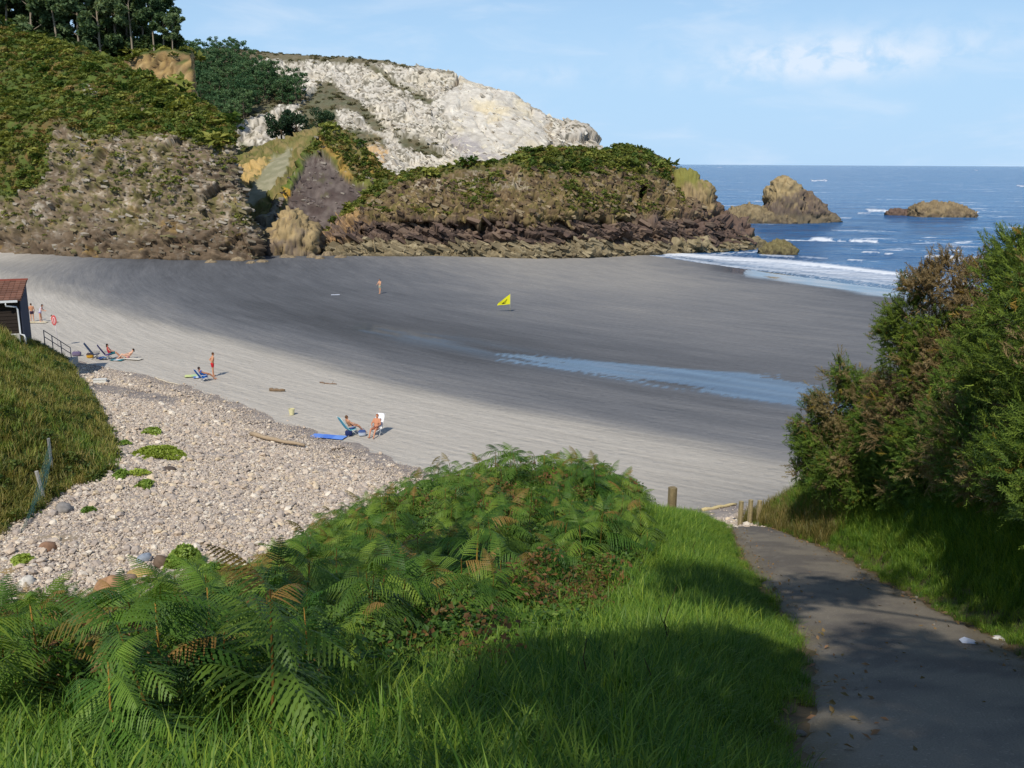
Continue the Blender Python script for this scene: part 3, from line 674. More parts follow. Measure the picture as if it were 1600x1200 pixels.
    vc = mixv(lin(92, 94, 66), lin(108, 98, 72), sst(f3, -0.2, 0.3)); vc = mixv(vc, lin(72, 104, 50), sst(poly_sd(px, py, GREENS[7]), -4, 8))
    vc = mixv(vc, lin(112, 102, 76), sst(poly_sd(px, py, GREENS[0]), -4, 6) * 0.8)
    col = mixv(col, vc, veg * (0.92 - 0.5 * sst(f4, 0.15, 0.4) * sst(px, 480, 520)))
    o = mesh_obj('headland', V, grid_faces(nr, nc), 'rock_far', None, col * 0.88, False)
    tag(o, 'pale limestone headland with dark heath along its crest', kind='structure'); return V, px, py, veg
FH = headland()

def slab_ridges():
    # grey-green slab at the back of the gully
    net = []
    for px, rows in ((345, [(400, 178), (345, 186), (300, 196), (262, 210), (252, 222), (246, 250)]), (378, [(400, 178), (345, 186), (318, 190), (268, 212), (250, 224), (245, 250)]),
                     (402, [(400, 178), (340, 186), (315, 191), (262, 212), (246, 226), (238, 252)]), (430, [(400, 178), (335, 186), (300, 195), (252, 214), (238, 228), (230, 254)]),
                     (462, [(400, 178), (330, 188), (285, 200), (240, 218), (226, 230), (220, 256)]), (500, [(400, 182), (330, 192), (280, 204), (225, 222), (208, 232), (206, 258)]), (540, [(400, 184), (330, 196), (290, 206), (250, 222), (235, 232), (228, 258)])):
        net.append([W(px, a, d) for a, d in rows])
    net = np.array(net).transpose(1, 0, 2); nr, nc = 130, 150
    V = net_surface(net, nr, nc); Nn = vnormals(V, nr, nc); px, py, _ = PROJ(V)
    sl = sst(poly_sd(px, py, [(374, 330), (380, 312), (424, 250), (458, 232), (444, 276), (422, 304), (396, 320)]) + 5 * fbm(V, 0.5, 3), -1.5, 1.5)
    b1, h1, k1 = blocks(V, 0.3, 1.6, 0.5, 2.0); V = V + Nn * ((1 - sl) * (b1 + 0.8 * ridged(V, 0.2, 3) + 0.6 * fbm(V, 0.6, 4)) + sl * 0.25 * fbm(V, 0.25, 4))[:, None]
    f2 = fbm(V, 0.4, 4, off=3); col = mixv(lin(112, 112, 62), lin(150, 132, 88), sst(f2, -0.2, 0.3))
    col = mixv(col, mixv(lin(146, 143, 114), lin(168, 162, 134), sst(fbm(V * np.array([1, 1, 0.4]), 0.5, 4), -0.2, 0.3)), sl)
    col = paint(col, px, py, V, [([(372, 262), (405, 254), (425, 248), (404, 272), (384, 296), (372, 300)], lin(204, 172, 112), 4, 5, 0.95), ([(380, 340), (392, 340), (402, 362), (392, 366)], lin(196, 190, 150), 3, 3, 0.9)])
    tag(mesh_obj('gully', V, grid_faces(nr, nc), 'rock', None, col * 0.88, False), 'grey green slab and ochre soil at the back of the gully', kind='structure')
    # purple slab with the green crest
    pxs = [380, 410, 432, 455, 486, 512, 545, 575, 605, 640, 690]; cr = [378, 352, 330, 291, 240, 203, 222, 254, 282, 300, 330]
    cd = [172, 176, 180, 186, 194, 200, 198, 194, 191, 190, 190]; net = []
    for px, cy, d in zip(pxs, cr, cd):
        ys = np.linspace(396, cy, 8); ds = 168 + (d - 168) * np.linspace(0, 1, 8)
        c = [W(px, 406, 167.5)] + [W(px, a, b) for a, b in zip(ys, ds)]; t = c[-1]; c += [t + np.array([0.5, 5, -1.0]), t + np.array([1, 16, -9]), t + np.array([1, 26, -22])]
        net.append(c)
    net = np.array(net).transpose(1, 0, 2); nr, nc = 170, 200
    V = net_surface(net, nr, nc); Nn = vnormals(V, nr, nc); px, py, _ = PROJ(V)
    wv = 5 * fbm(V, 0.2, 3)
    wv = wv + 4 * fbm(V, 0.9, 3, off=2); sl = sst(poly_sd(px + wv, py + wv, [(487, 243), (457, 293), (440, 345), (470, 400), (520, 400), (574, 298), (538, 281), (513, 248)]), -1.2, 1.2)
    b1, h1, k1 = blocks(V, 0.3, 1.6, 0.5, 2.0); b2, h2, k2 = blocks(V, 0.9, 0.6, 0.3, 6.0)
    V = V + Nn * ((1 - sl) * (0.9 + 0.6 * b1 + 0.6 * b2 + 0.4 * fbm(V, 0.7, 4)) + sl * (0.45 * fbm(V * np.array([1, 1, 0.5]), 0.5, 5, 0.6) + 0.3 * ridged(V, 0.25, 3) - 0.5))[:, None]
    f2, f3 = fbm(V, 0.35, 4, off=3), fbm(V, 1.2, 3, off=6)
    col = mixv(lin(110, 112, 56), lin(128, 112, 72), sst(f2, -0.2, 0.3)); col = mixv(col, lin(180, 172, 158), sst(f3, 0.2, 0.45) * 0.6)
    col = paint(col, px, py, V, [([(400, 300), (475, 205), (515, 200), (500, 225), (450, 300), (420, 330)], lin(92, 112, 46), 6, 6, 0.85), ([(500, 222), (515, 232), (540, 262), (552, 282), (540, 282), (520, 252), (500, 238)], lin(176, 142, 74), 3, 7, 0.85),
                                 ([(565, 252), (600, 262), (600, 280), (580, 285)], lin(168, 136, 62), 5, 5, 0.7), ([(440, 298), (455, 300), (452, 312), (440, 312)], lin(206, 160, 60), 2, 2, 0.9), ([(395, 345), (440, 318), (445, 360), (410, 385)], lin(140, 132, 118), 6, 5, 0.9)])
    st = fbm(V * np.array([1, 1, 0.25]), 0.8, 4, off=14)
    sc = mixv(lin(98, 86, 82), lin(126, 114, 108), sst(st, -0.3, 0.3)); sc = mixv(sc, lin(88, 74, 70), sst(fbm(V, 0.2, 3), 0.05, 0.35) * 0.8); sc = mixv(sc, lin(150, 140, 132), sst(py, 275, 245) * sst(f3, -0.1, 0.3) * 0.8)
    sc = mixv(sc, lin(110, 108, 74), sst(f2 + f3 * 0.5, 0.28, 0.42) * 0.5)
    col = col * (0.78 + 0.44 * h2)[:, None]; col = mixv(col, sc * (0.76 + 0.2 * h1)[:, None] * np.array([1.0, 0.99, 0.96]), sl)
    tag(mesh_obj('rock_ridge', V, grid_faces(nr, nc), 'rock', None, col * 0.88, False), 'steep purple grey slab under a green crest', kind='structure')
    return V, px, py, (1 - sl) * sst(poly_sd(px, py, [(400, 310), (470, 205), (512, 195), (600, 262), (610, 290), (560, 285), (512, 240), (486, 240), (440, 300)]), -4, 4)
PS = slab_ridges()

def promontory():
    pxs = [486, 505, 522, 550, 600, 650, 700, 760, 800, 830, 880, 930, 980, 1015, 1040, 1062, 1085, 1105, 1125, 1150, 1172, 1192]
    cr = [396, 384, 362, 334, 294, 278, 271, 264, 256, 246, 243, 245, 240, 248, 266, 280, 284, 305, 335, 352, 370, 386]
    bs = [399, 400, 401, 402, 402, 402, 402, 402, 402, 402, 401, 401, 400, 399, 398, 397, 396, 395, 394, 393, 391, 389]
    net = []
    for px, cy, by in zip(pxs, cr, bs):
        z0 = -0.2 - 0.9 * sst(np.float64(px), 850, 1000); d0 = base_d(px, by, z0); h = by - cy; k = min(1.0, h / 95.0)
        ys = [by + 9, by, by - 16 * k, by - 20 * k, by - 50 * k, by - 56 * k]; ds = [d0 - 0.3, d0, d0 + 0.9, d0 + 3.0, d0 + 4.5, d0 + 4.1]
        rest = by - 56 * k
        for q, dd in ((0.3, 7), (0.62, 12), (0.88, 17), (1.0, 22)): ys.append(rest + (cy - rest) * q); ds.append(d0 + 3.6 + (dd - 3.6) * (0.3 + 0.7 * k))
        c = [W(px, a, d) for a, d in zip(ys, ds)]; t = c[-1]; c += [t + np.array([0, 5 * k + 0.5, -0.3]), t + np.array([0, 14 * k + 1, -0.4 * (t[2] + 1)]), t + np.array([0, 26 * k + 2, -t[2] - 3])]
        net.append(c)
    net = np.array(net).transpose(1, 0, 2); nr, nc = 270, 600
    V = net_surface(net, nr, nc); Nn = vnormals(V, nr, nc); px, py, _ = PROJ(V)
    hfr = np.interp(px, pxs, bs) - py                     # pixels above the foot
    low = sst(hfr, 64, 50); ledge = sst(hfr, 24, 17)
    b1 = strata_disp(V, 1.5, 0.42, 0.38, 1.0) + strata_disp(V, 0.8, 0.42, 0.9, 3.0)
    rk = 0.8 * fbm(V, 0.4, 5, 0.6) + 0.9 * ridged(V, 0.13, 4, off=5)
    wv = np.stack([fbm(V, 0.2, 3), fbm(V, 0.2, 3, off=3), fbm(V, 0.2, 3, off=6)], -1)
    B = np.stack([(V[:, 0] - 0.42 * V[:, 2]) * 0.32, V[:, 1] * 0.5, (V[:, 2] + 0.42 * V[:, 0]) * 1.0], -1) + 1.1 * wv
    B2 = V * np.array([0.8, 0.8, 1.1]) + 1.1 * wv
    q1, h1, k1 = blocks(B, 0.42, 1.7, 0.9, 2.0, 0.10); q2, h2, k2 = blocks(B, 1.1, 0.8, 0.4, 5.0, 0.14); u1, g1, e1 = blocks(B2, 0.3, 0.7, 0.35, 7.0); u2, g2, e2 = blocks(B2, 1.1, 0.42, 0.25, 8.0, 0.14)
    lay = fbm(np.stack([(V[:, 0] - 0.42 * V[:, 2]) * 0.07, V[:, 1] * 0.07, (V[:, 2] + 0.36 * V[:, 0]) * 1.0], -1), 1.0, 4, 0.6)
    dsp = low * (q1 + q2 + 0.5 * b1 + 0.4 * rk + 0.5 + 1.2 * lay) * (1 - 0.45 * ledge) + (1 - low) * (0.4 * rk + u1 + u2 + 0.8 * np.abs(fbm(V, 0.35, 4)) + 0.5)
    dsp -= 1.3 * sst(np.abs(hfr - 53 + 14 * fbm(V, 0.12, 3, off=4)), 5, 1) * sst(fbm(V, 0.15, 3, off=14), -0.25, 0.15)
    # broken joints in the pale shelf
    cq = (V[:, 0] * 0.30 + V[:, 2] * 0.9) + 1.2 * fbm(V, 0.1, 3); cf = np.abs(cq - np.round(cq)); dsp -= ledge * 0.9 * sst(cf, 0.13, 0.0) * sst(fbm(V, 0.08, 2, off=4), -0.3, 0.05)
    V = V + Nn * (dsp * sst(hfr, -8, 2))[:, None]
    cave = np.exp(-(((px - 1003) / 7) ** 2 + ((py - 306) / 13) ** 2)); V[:, 1] += 5.0 * sst(cave, 0.25, 0.7)
    Nn = vnormals(V, nr, nc)
    f1, f2, f3 = fbm(V, 0.09, 4, off=2), fbm(V, 0.4, 4, 0.6, off=5), fbm(V, 1.5, 3, 0.6, off=9)
    up = mixv(lin(122, 104, 78), lin(104, 96, 56), sst(f2, -0.25, 0.25)); up = mixv(up, lin(164, 142, 104), sst(f3 + 0.4 * f2, 0.06, 0.26) * 0.85); up = mixv(up, lin(72, 56, 46), sst(f3 - 0.5 * f2, 0.08, 0.28) * 0.75)
    up = mixv(up, lin(172, 162, 148), sst(poly_sd(px + 20 * f1, py + 8 * f1, [(640, 285), (750, 272), (820, 280), (830, 300), (740, 305), (650, 308)]), -6, 10) * sst(f3 + f2, 0.0, 0.3) * 0.9)
    up = mixv(up, lin(190, 184, 176), sst(poly_sd(px, py, [(1000, 262), (1030, 268), (1060, 300), (1040, 302)]), -5, 6) * sst(f3 + f2, 0.1, 0.35) * 0.9)
    band = mixv(lin(100, 84, 74), lin(124, 104, 88), sst(f2, -0.2, 0.35)); band = mixv(band, lin(76, 62, 60), sst(f3, 0.1, 0.4) * 0.6)
    led = mixv(lin(156, 142, 112), lin(128, 114, 88), sst(f2, -0.2, 0.3)); led = mixv(led, lin(112, 98, 70), sst(f3, 0.1, 0.4) * 0.6)
    led = mixv(led, lin(96, 88, 60), sst(px, 1000, 1120) * sst(f2, -0.3, 0.2) * 0.7)
    up = up * (0.72 + 0.56 * (0.4 * g1 + 0.6 * g2))[:, None]; up = mixv(up, lin(66, 54, 44), e2 * 0.35); up = up * (1 + 0.45 * lay)[:, None] * np.array([0.98, 0.95, 0.88]); band = band * (0.72 + 0.5 * (0.5 * h1 + 0.5 * h2))[:, None] * (1 + 0.6 * lay)[:, None]; led = led * (0.8 + 0.4 * h2)[:, None]
    col = mixv(up, band, sst(hfr + 26 * f1 + 12 * f2, 60, 46)); col = mixv(col, lin(110, 90, 80), sst(px, 1040, 1100) * sst(hfr, 120, 70) * 0.7)
    col = mixv(col, led, sst(hfr + 3 * f2, 22, 18)); col = mixv(col, lin(70, 62, 52), sst(hfr + 2 * f3, 4.5, 1.5) * 0.5)
    cgr = np.interp(px, [480, 600, 800, 830, 1000, 1050, 1100], [0, 6, 4, 34, 34, 20, 0]); cpy = np.interp(px, pxs, cr)
    veg = sst(cpy + cgr + 7 * f2 + 5 * f3 - py, -3, 5) * sst(px, 1075, 1040)
    veg = np.maximum(veg, sst(poly_sd(px + 6 * f2, py + 6 * f2, [(535, 340), (560, 312), (610, 285), (660, 277), (640, 292), (590, 312), (550, 345)]), -3, 4) * 0.9)
    col = mixv(col, mixv(lin(96, 100, 54), lin(74, 84, 44), sst(f3, -0.2, 0.3)), veg)
    col = mixv(col, lin(186, 150, 104), sst(poly_sd(px + 4 * f2, py, [(505, 385), (535, 345), (560, 325), (580, 330), (560, 380), (520, 395)]), -5, 6) * sst(f2 + f3, -0.2, 0.3) * 0.8)
    tag(mesh_obj('promontory', V, grid_faces(nr, nc), 'rock', None, col * 0.92, False), 'long brown headland of dipping strata on a pale rock shelf', kind='structure')
    return V, px, py, veg
PR = promontory()

# ================================================================== NEAR GROUND
_zy = np.array([-40, -10, 0, 5.3, 12, 20, 28, 33, 36.5, 39, 42, 90.0]); _zz = np.array([26, 17.2, 13.6, 11.5, 8.9, 6.4, 4.2, 2.5, 1.2, 0.3, -0.8, -3])
def zp(y):
    y = np.asarray(y, float); return sum(np.interp(y + o, _zy, _zz) for o in (-1.5, -0.75, 0, 0.75, 1.5)) / 5
def on_path(px, py):                     # point of the path surface seen at a pixel
    D = ray(px, py); lo, hi = 1.0, 60.0
    for _ in range(50):
        m = (lo + hi) / 2; P = CAM + D * m
        if P[2] > zp(P[1]): lo = m
        else: hi = m
    return CAM + D * lo
EL = np.array([on_path(*p) for p in [(1140, 822), (1150, 850), (1180, 900), (1215, 950), (1250, 1000), (1258, 1050), (1258, 1100), (1250, 1150), (1238, 1200)]])
ER = np.array([on_path(*p) for p in [(1222, 832), (1270, 850), (1310, 866), (1352, 890), (1400, 920), (1480, 958), (1560, 1000), (1640, 1045), (1800, 1150)]])
def xl(y): return np.interp(y, EL[::-1, 1], EL[::-1, 0], left=EL[-1, 0], right=EL[0, 0])
def xr(y): return np.interp(y, ER[::-1, 1], ER[::-1, 0], left=ER[-1, 0] , right=ER[0, 0])
PEB = [tuple(G(px, py, 0.15)[:2]) for px, py in [(-300, 470), (60, 545), (105, 556), (190, 572), (290, 598), (370, 622), (450, 652), (530, 682), (640, 718), (720, 745), (900, 778), (1020, 788), (1078, 783), (1120, 777), (1190, 779), (1300, 790)]] + [(30, 38)]
MOUND = [tuple(G(px, py, 1.3)[:2]) for px, py in [(-60, 900), (40, 822), (110, 775), (178, 752), (172, 700), (150, 640), (122, 592), (98, 562)]] + [(-37, 70), (-60, 80)]
MOUNDP = MOUND + [(-120, 80), (-120, 5), (-30, 22)]
PEBP = PEB + [(30, -20), (-120, -20), (-120, 60)]
def ground_z(x, y):
    x = np.asarray(x, float); y = np.asarray(y, float)
    z0 = zp(y); l, r = xl(y), xr(y)
    k = 0.20 * sst(y, 7, 24) + 0.02
    zl = z0 + 2.3 * np.exp(-((x + 1.0) / 5.5) ** 2 - ((y - 23.5) / 6.5) ** 2) * sst(l - x, 0.5, 4) - k * np.clip(l - x - 2.0, 0, None) + 0.10 * sst(l - x, 0, 0.8)
    fall = sst(y, 38, 27)
    zr = z0 + (1.05 * np.clip(x - r - 0.25, 0, 2.6) + 0.25 * np.clip(x - r - 2.85, 0, 9)) * fall + 0.06 * sst(x - r, 0, 0.5)
    z = np.where(x < l, zl, np.where(x > r, zr, z0))
    pd = poly_sd(x, y, PEBP)
    peb = np.clip(-0.05 + 0.13 * pd, -0.8, 1.7) + 0.12 * fbm(np.stack([x, y, x * 0], -1), 0.25, 3)
    md = poly_sd(x, y, MOUNDP)
    mz = 1.2 + 0.78 * np.clip(md, 0, 9.5) + 0.25 * np.clip(md - 9.5, 0, 30) + 0.5 * fbm(np.stack([x, y, x * 0], -1), 0.3, 3) * sst(md, 0, 3)
    z = np.maximum(z, peb)
    return np.where(md > 0, np.maximum(z, mz), z)
def make_ground():
    xs = np.concatenate([np.linspace(-130, -45, 40)[:-1], np.linspace(-45, 16, 270), np.linspace(16, 60, 40)[1:]])
    ys = np.concatenate([np.linspace(-45, -3, 30)[:-1], np.linspace(-3, 50, 240), np.linspace(50, 85, 90)[1:]])
    Y, X = np.meshgrid(ys, xs, indexing='ij'); Z = ground_z(X, Y)
    P = np.stack([X, Y, Z], -1).reshape(-1, 3)
    f1, f2 = fbm(P, 0.5, 4), fbm(P, 2.2, 4, 0.6, off=3)
    x, y = P[:, 0], P[:, 1]; l, r = xl(y), xr(y)
    md = poly_sd(x, y, MOUNDP)
    inp = (x > l - 0.1) & (x < r + 0.1) & (y < 29)
    P[:, 2] += 0.10 * f1 * np.where(inp, 0.1, 1.0)
    soil = mixv(lin(74, 62, 40), lin(58, 66, 30), sst(f1, -0.2, 0.3))
    gravel = mixv(lin(168, 156, 144), lin(138, 128, 124), sst(f2, -0.2, 0.3)); gravel = mixv(gravel, lin(176, 148, 96), sst(f1 + 0.4 * f2, 0.18, 0.4) * sst(y, 36, 29) * 0.9)
    zl = zp(y) - 0.2 * np.clip(l - x, 0, 40)
    pebz = np.maximum(sst(P[:, 2], 2.15, 1.75), sst(y, 28.0, 28.6) * (x > l - 1.2) * (x < r + 0.6))
    col = mixv(soil, gravel, np.where(md > -0.2, 0, pebz))
    col = mixv(col, mixv(lin(92, 88, 48), lin(70, 78, 38), sst(f1, -0.2, 0.3)), sst(md, -0.3, 0.3))
    edge = np.minimum(np.abs(x - l), np.abs(x - r))
    col = mixv(col, lin(116, 98, 70), sst(edge + 0.35 * f2, 0.5, 0.05) * (y < 30) * 0.9)
    bank = sst(pebz * (1 - pebz) * 4 + 0.6 * f1, 0.4, 1.0) * (md < -0.5) * (y < 36) * (x < -2); col = mixv(col, lin(172, 138, 84), bank * 0.8)
    tag(mesh_obj('hillside', P, grid_faces(len(ys), len(xs)), 'soil', None, col * 0.85, True), 'sloping ground from the path down to the pebbles', kind='structure')
make_ground()
def make_path():
    n, m = 150, 26; V = []; C = []
    ys = np.linspace(-6, 28.6, n)
    for y in ys:
        a, b = float(xl(y)), float(xr(y))
        for k in range(m):
            t = k / (m - 1); V.append((a + (b - a) * t, y, 0))
    V = np.array(V); f = fbm(V, 1.8, 4, 0.6); e = np.tile(np.linspace(-1, 1, m), n)
    V[:, 0] += (np.abs(e) > 0.9) * 0.35 * f * np.sign(e)
    crown = 0.05 * (1 - e ** 2) + 0.03
    crown = np.where(np.abs(e) > 0.97, -0.12, crown)
    V[:, 2] = zp(V[:, 1]) + crown + 0.02 * f
    f1, f3 = fbm(V, 0.6, 4, off=3), fbm(V, 7, 3, off=8)
    col = mixv(lin(144, 134, 118), lin(120, 112, 102), sst(f1 + 0.5 * f, -0.15, 0.2)); col = mixv(col, lin(134, 122, 100), sst(np.abs(e) + 0.5 * f + 0.3 * f3, 0.66, 0.95))
    col = mixv(col, lin(150, 142, 128), sst(f3, 0.25, 0.45) * 0.5)
    m_, nt, b = principled('asphalt')
    at = N(nt, 'ShaderNodeAttribute', attribute_name='Col'); ge = N(nt, 'ShaderNodeNewGeometry')
    v = N(nt, 'ShaderNodeTexVoronoi', i_Scale=46.0); L(nt, ge.outputs['Position'], v.inputs['Vector'])
    nz = N(nt, 'ShaderNodeTexNoise', i_Scale=120.0, i_Detail=3.0); L(nt, ge.outputs['Position'], nz.inputs['Vector'])
    sp = MATH(nt, 'ADD', MATH(nt, 'MULTIPLY_ADD', nz.outputs[0], 0.7, 0.55), MATH(nt, 'MULTIPLY', RAMP(nt, v.outputs['Color'], 0.86, 0.9), 0.35))
    cm = N(nt, 'ShaderNodeCombineColor'); [L(nt, sp, cm.inputs[i]) for i in range(3)]
    L(nt, MIXC(nt, 1.0, at.outputs['Color'], cm.outputs[0], 'MULTIPLY'), b.inputs['Base Color']); b.inputs['Roughness'].default_value = 0.9
    b.inputs['Specular IOR Level'].default_value = 0.2
    bp = N(nt, 'ShaderNodeBump', i_Strength=0.7, i_Distance=0.012); L(nt, v.outputs['Distance'], bp.inputs['Height']); L(nt, bp.outputs[0], b.inputs['Normal'])
    tag(mesh_obj('path', V, grid_faces(n, m), 'asphalt', None, col * 0.9, True), 'worn grey asphalt path running down to the beach', kind='structure')
make_path()

# ================================================================== PEBBLES (too many to count)
ICO = None
def ico():
    t = (1 + 5 ** 0.5) / 2
    v = np.array([(-1, t, 0), (1, t, 0), (-1, -t, 0), (1, -t, 0), (0, -1, t), (0, 1, t), (0, -1, -t), (0, 1, -t), (t, 0, -1), (t, 0, 1), (-t, 0, -1), (-t, 0, 1)], float)
    v /= np.linalg.norm(v[0])
    f = np.array([(0, 11, 5), (0, 5, 1), (0, 1, 7), (0, 7, 10), (0, 10, 11), (1, 5, 9), (5, 11, 4), (11, 10, 2), (10, 7, 6), (7, 1, 8), (3, 9, 4), (3, 4, 2), (3, 2, 6), (3, 6, 8), (3, 8, 9), (4, 9, 5), (2, 4, 11), (6, 2, 10), (8, 6, 7), (9, 8, 1)])
    return v, f
def pebbles():
    n = 160000
    px = RNG.uniform(-20, 760, n * 2); py = RNG.uniform(555, 960, n * 2)
    # spread by ground area, a little denser where it is near
    x = RNG.uniform(-40, 4, n * 4); y = RNG.uniform(25, 74, n * 4)
    q1 = G(1130, 790, 1.0)
    x2 = RNG.uniform(2, 14, 9000); y2 = RNG.uniform(27, 46, 9000)
    x = np.concatenate([x2, x]); y = np.concatenate([y2, y])
    z = ground_z(x, y); P = np.stack([x, y, z], -1); a, b, d = PROJ(P)
    pd = poly_sd(x, y, PEBP) + 1.2 * fbm(np.stack([x, y, x * 0], -1), 0.5, 3)
    md = poly_sd(x, y, MOUNDP) + 0.6 * fbm(np.stack([x, y, x * 0], -1), 0.8, 3)
    sand = sst(poly_sd(a, b, [(140, 597), (190, 604), (285, 622), (270, 632), (200, 622), (150, 612)]), -3, 3)
    ok = (a > -60) & (a < 1200) & (b > 540) & (b < 990) & ((z < 2.35) | ((z < 4.4) & (x > xl(y) - 1.2) & (x < xr(y) + 0.6) & (y > 28.3))) & (pd > -0.2) & (md < 0.3) & (RNG.uniform(size=len(x)) > sand * 0.95)
    dens = sst(pd, -0.4, 4.0); ok &= RNG.uniform(size=len(x)) < (0.12 + 0.88 * dens)
    P = P[ok][:n]; pdk = pd[ok][:n]
    m = len(P); sz = 0.027 + 0.033 * RNG.uniform(size=m) ** 2 + 0.12 * (RNG.uniform(size=m) > 0.985) * RNG.uniform(0.5, 1, m)
    P[:, 2] += sz * RNG.uniform(0.1, 0.7, m)
    pal = np.array([lin(204, 193, 178), lin(190, 178, 164), lin(170, 160, 152), lin(198, 180, 150), lin(218, 210, 196), lin(156, 146, 140), lin(180, 162, 144), lin(136, 126, 122)])
    pal = pal * 0.62 + pal.mean(0) * 0.42
    V, F = ico(); protos = []; F = [tuple(f) for f in F]; idx = RNG.choice(8, m, p=[.22, .2, .17, .1, .1, .1, .07, .04]) * 2 + RNG.integers(0, 2, m)
    for k in range(8):
        for j in range(2):
            protos.append((V * RNG.uniform(0.85, 1.12, V.shape) * np.array([1.15, 1.0, 0.62]) * (1.0, 0.85)[j], F, pal[k] * (1.16, 1.0)[j] * np.array([1.03, 1.0, 0.95])))
    sz *= 0.6 + 0.4 * sst(pdk, -0.3, 5)
    e = np.stack([RNG.normal(0, 0.35, m), RNG.normal(0, 0.35, m), RNG.uniform(0, 6.28, m)], -1)
    o = instancer('pebbles', protos, P, e, sz * 1.15, idx, 'stone'); tag(o, 'bank of grey and cream pebbles above the sand', 'pebbles')
pebbles()

# ================================================================== PLANT PROTOTYPES
def frond(n_p=15, n_q=9, length=0.8, droop=0.35, seed=0, w=0.42):
    """a bracken frond along +Y: stalk, side leaflets, each cut into small lobes"""
    rg = np.random.default_rng(seed); V = []; F = []
    def pt(t): return np.array([0, length * t * (1 - 0.08 * t), 0.10 * length * math.sin(t * 2.2) - droop * length * t * t])
    ts = np.linspace(0, 1, 8)
    for t in ts:                                           # stalk as a thin blade
        p = pt(t); r = 0.006 * (1 - 0.8 * t) + 0.0012; V += [p + (-r, 0, 0.003), p + (r, 0, 0.003)]
    for i in range(7): F.append((2 * i, 2 * i + 1, 2 * i + 3, 2 * i + 2))
    for i in range(n_p):
        t = 0.10 + 0.88 * (i + 0.5) / n_p; p = pt(t); tan = pt(min(t + 0.02, 1.0)) - pt(t - 0.02); tan /= np.linalg.norm(tan)
        ln = w * length * (1 - t) ** 0.75 * (0.75 + 0.25 * min(1, t / 0.2)) + 0.02
        for sd in (-1, 1):
            an = 1.12 + rg.normal(0, 0.06); dz = -0.38 + rg.normal(0, 0.13)
            d = np.array([sd * math.sin(an), 0, dz]) + math.cos(an) * tan; d /= np.linalg.norm(d)
            up = np.cross(d, tan) * sd; up /= np.linalg.norm(up) + 1e-9
            q = np.cross(up, d); nn = max(3, int(n_q * (0.35 + 0.65 * ln / (w * length))))
            lmax = 0.37 * length * 0.88 / n_p; dr_ = rg.uniform(0.2, 0.5); k = len(V)
            cv = lambda u: p + d * ln * u + np.array([0, 0, -dr_ * ln * u * u])
            for j in range(2 * nn + 1):                    # a narrow blade with a toothed edge
                u = j / (2 * nn); c = cv(u); lb = lmax * (1 - u) ** 0.5 * min(1.0, 0.65 + u * 2) * (1.0 if j % 2 else 0.42) + 0.0015
                V += [c + q * lb, c - q * lb]
                if j: F.append((k + 2 * j - 2, k + 2 * j - 1, k + 2 * j + 1, k + 2 * j))
    return np.array(V), F
def bracken_parts(seed, high=True):
    rg = np.random.default_rng(seed); H = 1.0; res = []
    n = 5
    ang = rg.uniform(0, 6.28)
    for i in range(n):
        z = 0.34 + 0.62 * i / (n - 1)
        for s in (0, 1):
            a = ang + s * math.pi + rg.normal(0, 0.2) + (i % 2) * 0.5; ln = (0.86 - 0.42 * i / (n - 1)) * rg.uniform(0.85, 1.12)
            res.append((z, a, ln, rg.uniform(-0.15, 0.3)))
    a = ang + 1.3; res.append((1.0, a, 0.4, 0.9))
    return res
def xf(V, rz, rx, t, s):
    M = rot_mats(np.array([[rx, 0, 0]]))[0]; M2 = rot_mats(np.array([[0, 0, rz]]))[0]
    return (V * s) @ M.T @ M2.T + np.asarray(t)
def bracken_proto(seed, n_p=12, n_q=6, tint=(1, 1, 1)):
    rg = np.random.default_rng(seed + 50); Vs = []; Fs = []; Cs = []; n = 0
    fr = [frond(n_p, n_q, 1.0, rg.uniform(0.25, 0.5), seed * 3 + k) for k in range(2)]
    for k, (z, a, ln, lift) in enumerate(bracken_parts(seed)):
        V, F = fr[k % 2]; V = xf(V, a, lift, (0, 0, z), ln); Vs.append(V); Fs += [tuple(i + n for i in f) for f in F]; n += len(V)
        g = mixv(lin(72, 108, 42), lin(124, 156, 58), np.clip(rg.uniform(0, 1) * 0.7 + 0.3 * z, 0, 1)) if rg.uniform() > 0.06 else lin(156, 132, 66)
        Cs.append(np.tile(g * np.array(tint), (len(V), 1)))
    b = MB().tube([(0, 0, -0.1), (0.02, 0, 0.5), (0, 0.01, 1.0)], [0.012, 0.009, 0.004], 5); V = np.concatenate(b.V); Vs.append(V); Fs += [tuple(i + n for i in f) for f in b.F]
    Cs.append(np.tile(lin(150, 118, 58), (len(V), 1)))
    return np.concatenate(Vs), Fs, np.concatenate(Cs) * 0.8
